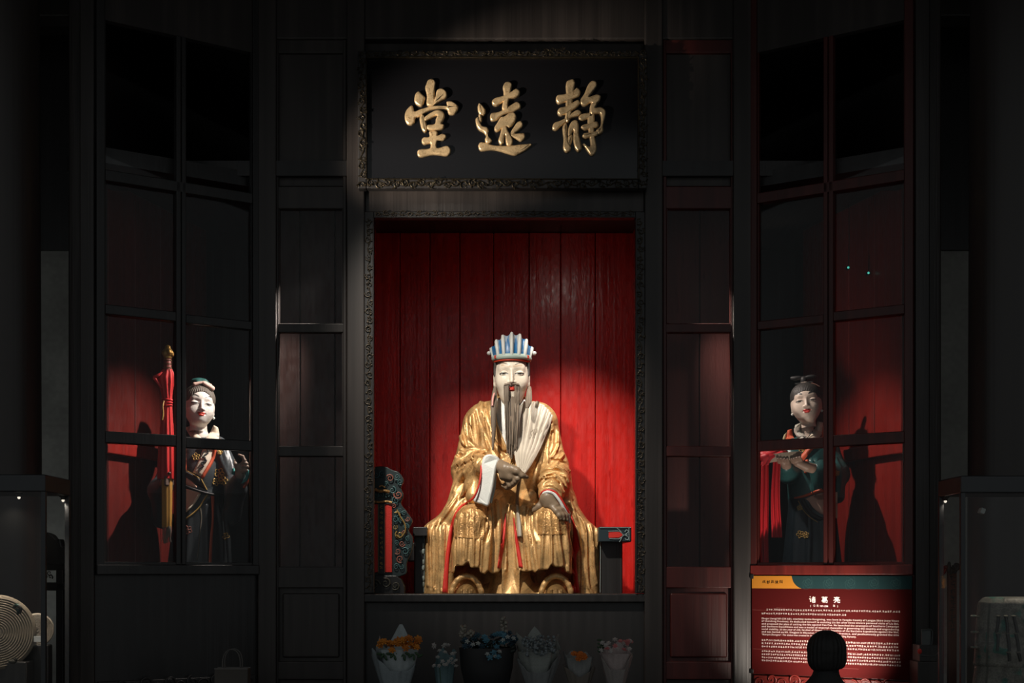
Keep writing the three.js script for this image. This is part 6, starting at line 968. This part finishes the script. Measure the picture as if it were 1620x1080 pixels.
function drumFace(cx, cy, cz, r, depth, yaw, seg = 72) {   // a bronze drum lying on its side: ringed face towards the viewer
  const prof = [[0, depth]], rings = 13; prof.push([r * 0.1, depth + 0.006]);
  for (let i = 0; i < rings; i++) { const q0 = r * mix(0.14, 0.96, i / rings), st = r * 0.82 / rings; prof.push([q0, depth], [q0 + st * 0.3, depth + 0.004], [q0 + st * 0.6, depth + 0.004], [q0 + st * 0.8, depth]); }
  prof.push([r, depth], [r * 1.02, depth - 0.012], [r, depth - 0.025]); for (let i = 0; i < 6; i++) { const v = i / 6; prof.push([r * (0.99 - 0.1 * Math.sin(v * 3)), depth * (0.85 - v * 0.8)], [r * (0.985 - 0.1 * Math.sin(v * 3)), depth * (0.82 - v * 0.8)]); } prof.push([r * 0.9, 0], [r * 0.86, 0]);
  const g = lathe(prof.reverse(), seg); g.rotateX(Math.PI / 2); g.rotateY(yaw); g.translate(cx, cy, cz); return metric(g);
}
{
  const zF = -6.35, d = 6.35, x1 = W(68, 0, d).x + 0.012, t = caseAt(-1, 'tall glass display case at the left edge holding ringed bronze drums', -3.25, x1, zF, -6.72, EYE + (HY - 750) * d / F, 68);
  const cy = EYE + (HY - 750) * d / F - 0.088; downlight(t, W(30, 0, 6.43).x, cy, -6.43, 1.5); downlight(t, x1 - 0.03, cy, -6.69, 0.25);
  const a = thing('bronze_drum', 'large ringed bronze drum lying in the left glass case, cut off by the frame edge', 'drum', P(-20, 1070, 6.5)), c = W(-20, 1000, 6.5);
  part('drum_body', [drumFace(c.x, c.y, c.z - 0.1, 0.19, 0.13, 0.44)], mat([0.3, 0.25, 0.19], 0.6, { metalness: 0.2, map: plasterTone, bumpMap: goldBump, bumpScale: 0.001 }), a);
  part('drum_handle', [tube(q([[22, 960, 6.47], [27, 957, 6.44], [33, 962, 6.44], [31, 969, 6.47]]), 0.009, 12, 6), tube(q([[25, 962, 6.46], [29, 966, 6.44], [28, 971, 6.46]]), 0.008, 8, 6)], M.bronzeDark, a); part('frog_figure', [ellipsoidGeo(P(20, 1046, 6.44), [0.022, 0.012, 0.014]), ellipsoidGeo(P(25, 1043, 6.44), [0.009, 0.008, 0.009])], M.bronzeDark, a);
  part('wooden_cradle', [bar(c.x - 0.22, c.x + 0.2, 0.95, c.y - 0.15, c.z - 0.14, c.z - 0.0, 0.01)], M.blackWood, a);
  const b = thing('bronze_drum', 'smaller pale bronze drum in the left glass case, behind the large one', 'drum', P(50, 1025, 6.62)), e = W(50, 996, 6.62);
  part('drum_body', [drumFace(e.x, e.y, e.z - 0.06, 0.086, 0.07, 0.44)], mat([0.5, 0.44, 0.37], 0.6, { map: plasterTone, bumpMap: goldBump, bumpScale: 0.001 }), b); part('wooden_cradle', [bar(e.x - 0.1, e.x + 0.09, 0.95, e.y - 0.078, e.z - 0.06, e.z + 0.01, 0.008)], M.blackWood, b);
  part('inscription_card', [bar(-0.02, 0.02, 0, 0.03, -0.003, 0.003, 0.001).translate(...P(60, 1015, 6.5))], M.white, b);
  // carved stand behind the case, seen against the pale wall
  const st = thing('dragon_stand', 'dark carved stand with a curved dragon head, against the pale wall at the left', 'stand', [W(84, 0, 8.05).x, 0, -8.05]);
  const S = (l) => l.map(([x, y]) => { const p = W(x, y, 8.05); return [p.x, p.y]; });
  const hd = slab(S([[56, 841], [70, 841], [84, 845], [92, 853], [98, 853], [101, 864], [107, 866], [112, 880], [112, 891], [76, 891], [74, 884], [62, 879], [70, 875], [75, 868], [72, 860], [66, 855], [56, 855]]), 0.06, 0.008, true); hd.translate(0, 0, -8.08); part('dragon_head', [metric(hd)], M.blackWood, st);
  part('cross_beam', [pxbar(50, 112, 889, 902, 8.03, 0.08, 0.008)], M.blackWood, st); part('leg', [pxbar(88, 100, 900, 1378, 8.03, 0.08, 0.008), pxbar(50, 58, 900, 1378, 8.03, 0.08, 0.008)], M.blackWood, st); part('lower_beam', [pxbar(50, 104, 921, 934, 8.03, 0.08, 0.008)], M.blackWood, st);
  const R = rng(19), fret = []; for (let i = 0; i < 9; i++) { const p = W(61 + R() * 20, 906 + R() * 13, 8.03); fret.push(scroll(p.x, p.y, p.z, 0.014 + R() * 0.008, 1.2, R() < 0.5 ? 1 : -1, R() * 6, 0.3)); } part('fretwork', fret, M.blackWood, st);
}
{
  const zF = -6.35, d = 6.35, x0 = W(1524, 0, d).x - 0.012, t = caseAt(1, 'tall glass display case at the right edge holding the slotted bronze drum', x0, 3.3, zF, -6.69, EYE + (HY - 752) * d / F);
  downlight(t, x0 + 0.03, EYE + (HY - 752) * d / F - 0.088, -6.66, 0.06); downlight(t, 2.75, EYE + (HY - 752) * d / F - 0.088, -6.5, 0.8);
  part('lamp_clip', [bar(-0.012, 0.012, -0.014, 0.014, -0.02, 0.02, 0.003).rotateZ(-0.4).translate(...P(1553, 808, 6.45))], mat([0.25, 0.27, 0.26], 0.4), t);
  const b = thing('bronze_drum', 'upright bronze drum with slotted handles in the right glass case', 'drum', P(1606, 1100, 6.56)), p0 = W(1606, 1100, 6.56), k = 6.56 / F, Y = (py) => EYE + (HY - py) * k;
  const prof = [[0, Y(944)], [46 * k, Y(944)], [51 * k, Y(946)], [57 * k, Y(952)], [58 * k, Y(955)], [60 * k, Y(975)], [61.5 * k, Y(1000)], [63 * k, Y(1025)], [64 * k, Y(1045)], [65 * k, Y(1047)], [65 * k, Y(1052)], [62 * k, Y(1053)], [66 * k, Y(1080)], [70 * k, Y(1100)], [67 * k, Y(1100)], [0, Y(1099)]].reverse();
  const g = lathe(prof, 80); g.scale(1, 1, 0.62); g.translate(p0.x, 0, p0.z); part('drum_body', [metric(g)], mat([0.17, 0.165, 0.14], 0.55, { metalness: 0.3, map: patina, bumpMap: lacquerBump, bumpScale: 0.004 }), b);
  const slot = [[1568, 974, 1565, 999], [1578, 974, 1580, 999], [1589, 974, 1594, 999], [1567, 1001, 1566, 1027], [1580, 1001, 1582, 1027], [1592, 1001, 1596, 1027], [1581, 1030, 1582, 1043], [1595, 1030, 1598, 1043]];
  const on = (px, py) => { const r = (59 + (py - 960) * 0.055) * k; const dx = (px - 1606) * k; return [p0.x + dx, Y(py), p0.z + 0.62 * Math.sqrt(Math.max(0.0001, r * r - dx * dx)) + 0.003]; };
  for (const [a, c, e, f] of slot) { part('strap', [tube([on(a, c), on((a + e) / 2 + 0.5, (c + f) / 2), on(e, f)], 0.008, 10, 6)], mat([0.015, 0.015, 0.014], 0.6), b); part('strap_knob', [new THREE.SphereGeometry(0.009, 10, 8).scale(1.5, 0.6, 1).translate(...on(a, c - 1))], M.bronze, b); }
  for (const y of [975, 1000, 1024]) { const r = 61 * k; const f = tube([[p0.x - r + 0.01, Y(y), p0.z + 0.02], [p0.x - r - 0.016, Y(y - 1), p0.z + 0.03], [p0.x - r - 0.042, Y(y - 1), p0.z + 0.03]], 0.006, 8, 6); part('flange', [f], M.bronze, b); }
  part('stand_block', [bar(p0.x - 0.24, p0.x + 0.24, 0.95, Y(1100), p0.z - 0.12, p0.z + 0.14, 0.01)], M.blackWood, b);
  // inscribed red board between the case and the bay
  const r = thing('couplet_board', 'narrow dark red board with vertical writing under carved leaves, right of the window bay', 'board', P(1507, 1378, 8.05)), dd = 8.05;
  part('board', [pxbar(1501, 1514, 902, 1378, dd, 0.04, 0.005)], mat([0.16, 0.045, 0.03], 0.5), r);
  const R = rng(23), ch = [], lf = []; for (let i = 0; i < 9; i++) for (let n = 0; n < 6; n++) { const hz = R() < 0.5, x = 1504.5 + R() * 6, y = 908 + i * 10.5 + R() * 7, l = 3 + R() * 3; ch.push(tube([W(x - (hz ? l / 2 : 0), y, dd - 0.003), W(x + (hz ? l / 2 : 0.3), y + (hz ? -0.4 : l), dd - 0.003)], 0.0028, 2, 4)); }
  part('writing', ch, mat([0.03, 0.02, 0.02], 0.5), r);
  for (let i = 0; i < 16; i++) lf.push(leafBlob(...P(1489 + R() * 30, 893 + R() * 12, dd - 0.02), 0.02 + R() * 0.016, R() * 6, null)); part('carved_leaves', lf, M.iron, r);
  const bx = thing('collection_box', 'small glass-fronted box with a red knob beside the information board', 'box', P(1470, 1046, 7.7)), m = mat([0.1, 0.11, 0.11], 0.35, { metalness: 0.5 }), q7 = 7.7;
  part('box', [pxbar(1455, 1487, 1020, 1046, q7, 0.14, 0.004)], M.blackWood, bx); part('upright_card', [pxbar(1458, 1473, 995, 1022, q7 + 0.02, 0.01, 0.002)], mat([0.08, 0.09, 0.09], 0.4), bx); part('edge', [tube(q([[1457, 997, q7 + 0.01], [1474, 996, q7 + 0.01], [1474, 1020, q7 + 0.01]]), 0.003, 10, 5), tube(q([[1455, 1036, q7 - 0.005], [1480, 1036, q7 - 0.005], [1488, 1026, q7 - 0.005]]), 0.003, 10, 5)], m, bx);
  part('red_knob', [ellipsoidGeo(P(1455, 1030, q7 - 0.01), [0.013, 0.017, 0.012])], M.red, bx); part('pedestal', [pxbar(1452, 1490, 1046, 1400, q7, 0.16, 0.006)], M.blackWood, bx);
  for (const [px, py, n] of [[1342, 423, 'upper'], [1374, 431.5, 'lower']]) {  // green reflections in the window glass, imitated by added glowing beads
    const l = thing('reflection_bead', n === 'upper' ? 'left one of two glowing beads imitating green reflections high in the right window' : 'right one of two glowing beads imitating green reflections high in the right window', 'light', P(px, py, 8.9));
    part('glow_bead', [new THREE.SphereGeometry(0.008, 10, 8).translate(...P(px, py, 8.9))], glow([0.12, 0.75, 0.6], 0.6), l); const s = lathe([[0, 0], [0.014, 0], [0.014, 0.03], [0, 0.03]], 14); s.rotateX(-Math.PI / 2); s.translate(...P(px, py, 8.906)); part('holder', [s], M.iron, l); part('wire', [tube([P(px, py, 8.93), P(px + 1, py - 30, 8.95), W(px + 1, 310, 8.95).setY(4.5)], 0.003, 10, 5)], M.iron, l);
  }
}
// ---------- visitor seen from behind ----------
{
  const d = 7.0, t = thing('person', 'visitor with short dark hair seen from behind in front of the information board', 'person', [W(1306, 0, d).x, 0, -d]), X = W(1306, 0, d).x, zc = -d, H = (h) => h;
  const body = [
    [capsule([X, 1.22, zc + 0.012], [X, 1.4, zc + 0.02], 0.072, 0.066), 0.03], [capsule([X - 0.13, 1.18, zc], [X + 0.13, 1.18, zc], 0.08), 0.05], [ellipsoid([X, 1.1, zc - 0.01], [0.165, 0.24, 0.11]), 0.05], [ellipsoid([X, 0.86, zc], [0.165, 0.15, 0.12]), 0.05],
    ...[-1, 1].flatMap((s) => [...chain([[X + s * 0.175, 1.18, zc], [X + s * 0.22, 1.0, zc + 0.01], [X + s * 0.215, 0.78, zc - 0.05]], [0.058, 0.046, 0.03]), ...chain([[X + s * 0.215, 0.77, zc - 0.05], [X + s * 0.212, 0.7, zc - 0.06]], [0.032, 0.03]), ...chain([[X + s * 0.085, 0.82, zc], [X + s * 0.095, 0.45, zc - 0.01], [X + s * 0.1, 0.08, zc + 0.01]], [0.092, 0.064, 0.04]), capsule([X + s * 0.1, 0.045, zc + 0.03], [X + s * 0.115, 0.04, zc - 0.15], 0.04, 0.034)].map((f) => [f, 0.035])),
  ];
  const fing = [-1, 1].flatMap((s) => [0, 1, 2, 3].map((i) => union(chain([[X + s * 0.212, 0.7, zc - 0.085 + i * 0.018], [X + s * 0.21, 0.655 + Math.abs(i - 1.4) * 0.006, zc - 0.09 + i * 0.018], [X + s * 0.2, 0.62 + Math.abs(i - 1.4) * 0.008, zc - 0.085 + i * 0.018]], [0.0095, 0.0088, 0.0078]), 0.004)).concat([union(chain([[X + s * 0.205, 0.75, zc - 0.08], [X + s * 0.2, 0.715, zc - 0.105], [X + s * 0.195, 0.685, zc - 0.112]], [0.013, 0.011, 0.009]), 0.005)]));
  const bf = union(body, 0.04), paintB = (x, y, z) => y < 0.085 ? [0.012, 0.012, 0.012] : y < 0.9 && Math.abs(x - X) < 0.19 ? [0.013, 0.014, 0.018] : y < 1.43 && (y > 0.79) ? [0.012, 0.012, 0.013] : [0.36, 0.24, 0.17];
  part('body', [merge([net(bf, [X - 0.32, 0, zc - 0.25], [X + 0.32, 1.45, zc + 0.2], 0.014, paintB), net((x, y, z) => Math.min(...fing.map((f) => f(x, y, z))), [X - 0.26, 0.58, zc - 0.15], [X + 0.26, 0.78, zc + 0.02], 0.006, () => [0.36, 0.24, 0.17])])], mat([1, 1, 1], 0.75, { vertexColors: true }), t);
  const o = { chin: -1.35, nose: -0.5, mouth: -0.8, skin: [0.42, 0.28, 0.2], lip: [0.35, 0.12, 0.1], brow: 0.4, browW: 0.04, browC: [0.03, 0.02, 0.02] }, hf = headField(o), at = [X, 1.455, zc], s = 0.078;
  part('head', [posed(net(hf, [-1.3, -1.9, -1.7], [1.3, 1.6, 1.4], 0.06, facePaint(hf, o)), at, s, Math.PI, 0, 0)], mat([1, 1, 1], 0.6, { vertexColors: true }), t);
  const cap = union([ellipsoid([0, 0.3, -0.3], [1.34, 1.3, 1.32]), ellipsoid([0, -0.5, -0.4], [1.32, 1.0, 1.1])], 0.3), face = ellipsoid([0, -0.9, 1.15], [0.95, 1.5, 0.9]);
  const hair = (x, y, z) => { let dd = cap(x, y, z) - 0.025 * Math.sin(Math.atan2(x, z) * 30) - 0.03 * noise(x * 4, y * 4, z * 4); dd = smax(dd, -face(x, y, z), 0.08); return smax(dd, -1.25 - 0.12 * x - y, 0.2); };
  part('hair', [posed(net(hair, [-1.5, -1.7, -1.8], [1.5, 1.8, 1.2], 0.06), at, s, Math.PI, 0, 0)], mat([0.012, 0.011, 0.011], 0.7), t);
}
// ---------- lamp fittings with their lights ----------
function spotFitting(key, label, mount, k = 1, name = 'spot_lamp') {
  const L = LAMPS[key], p = V(...L.at), to = V(...L.to), dir = to.clone().sub(p).normalize(), t = thing(name, label, 'lamp', L.at);
  const turnTo = (g) => g.applyQuaternion(new THREE.Quaternion().setFromUnitVectors(V(0, -1, 0), dir)).translate(...L.at);
  part('housing', [turnTo(lathe([[0.03, 0.0], [0.045, -0.005], [0.05, 0.02], [0.048, 0.1], [0.03, 0.14], [0, 0.145]].map(([r, y]) => [r * k, y * k]), 24))], M.iron, t);
  part('lens', [turnTo(new THREE.SphereGeometry(0.028 * k, 14, 10).scale(1, 0.4, 1).translate(0, 0.012 * k, 0))], glow(L.color, 0.8), t);
  if (mount) part('bracket', [tube([p.clone().addScaledVector(dir, -0.13), V(p.x, (p.y + mount[1]) / 2, p.z), V(...mount)], 0.01, 12, 8)], M.iron, t);
  const l = new THREE.SpotLight(new THREE.Color(...L.color), L.cd, 0, L.angle * Math.PI / 180, L.penumbra, 2); l.name = key + '_spot'; l.castShadow = true; l.shadow.radius = L.size; l.shadow.mapSize.set(2048, 2048);
  const a = p.clone().addScaledVector(dir, 0.014); l.position.set(a.x - p.x, a.y - p.y, a.z - p.z); l.target.position.set(to.x - p.x, to.y - p.y, to.z - p.z); t.add(l, l.target);
  if (key === 'niche') { const w = new THREE.SpotLight(new THREE.Color(...L.color), 0.17, 0, 1.25, 1, 2); w.name = 'niche_spill'; w.castShadow = true; w.shadow.radius = 1.5; w.position.copy(l.position); w.target.position.set(0, -1.1, -1.2); t.add(w, w.target); }   // the wide weak spill round the beam
}
spotFitting('main', 'hidden ceiling spotlight above the niche that lights the gilded statue', [LAMPS.main.at[0], 6.3, LAMPS.main.at[2]]);
spotFitting('niche', 'small spotlight behind the lintel at the top of the niche', [LAMPS.niche.at[0], 4.56, LAMPS.niche.at[2]]);
spotFitting('plaque', 'spotlight high at the left, turned towards the black name plaque', [LAMPS.plaque.at[0], 6.6, LAMPS.plaque.at[2]]);
spotFitting('left', 'small spotlight behind the post left of the niche', [LAMPS.left.at[0], 4.56, LAMPS.left.at[2]], 0.6);
spotFitting('right', 'small spotlight behind the post right of the niche', [LAMPS.right.at[0], 4.56, LAMPS.right.at[2]], 0.6);
spotFitting('addedFill', 'added unseen lamp behind the left column, brightening the pale wall', [LAMPS.addedFill.at[0], 0, LAMPS.addedFill.at[2]]);
spotFitting('board', 'low lamp on a stand in front of the information board', [LAMPS.board.at[0], 0, LAMPS.board.at[2]]);

renderer.render(scene, camera);
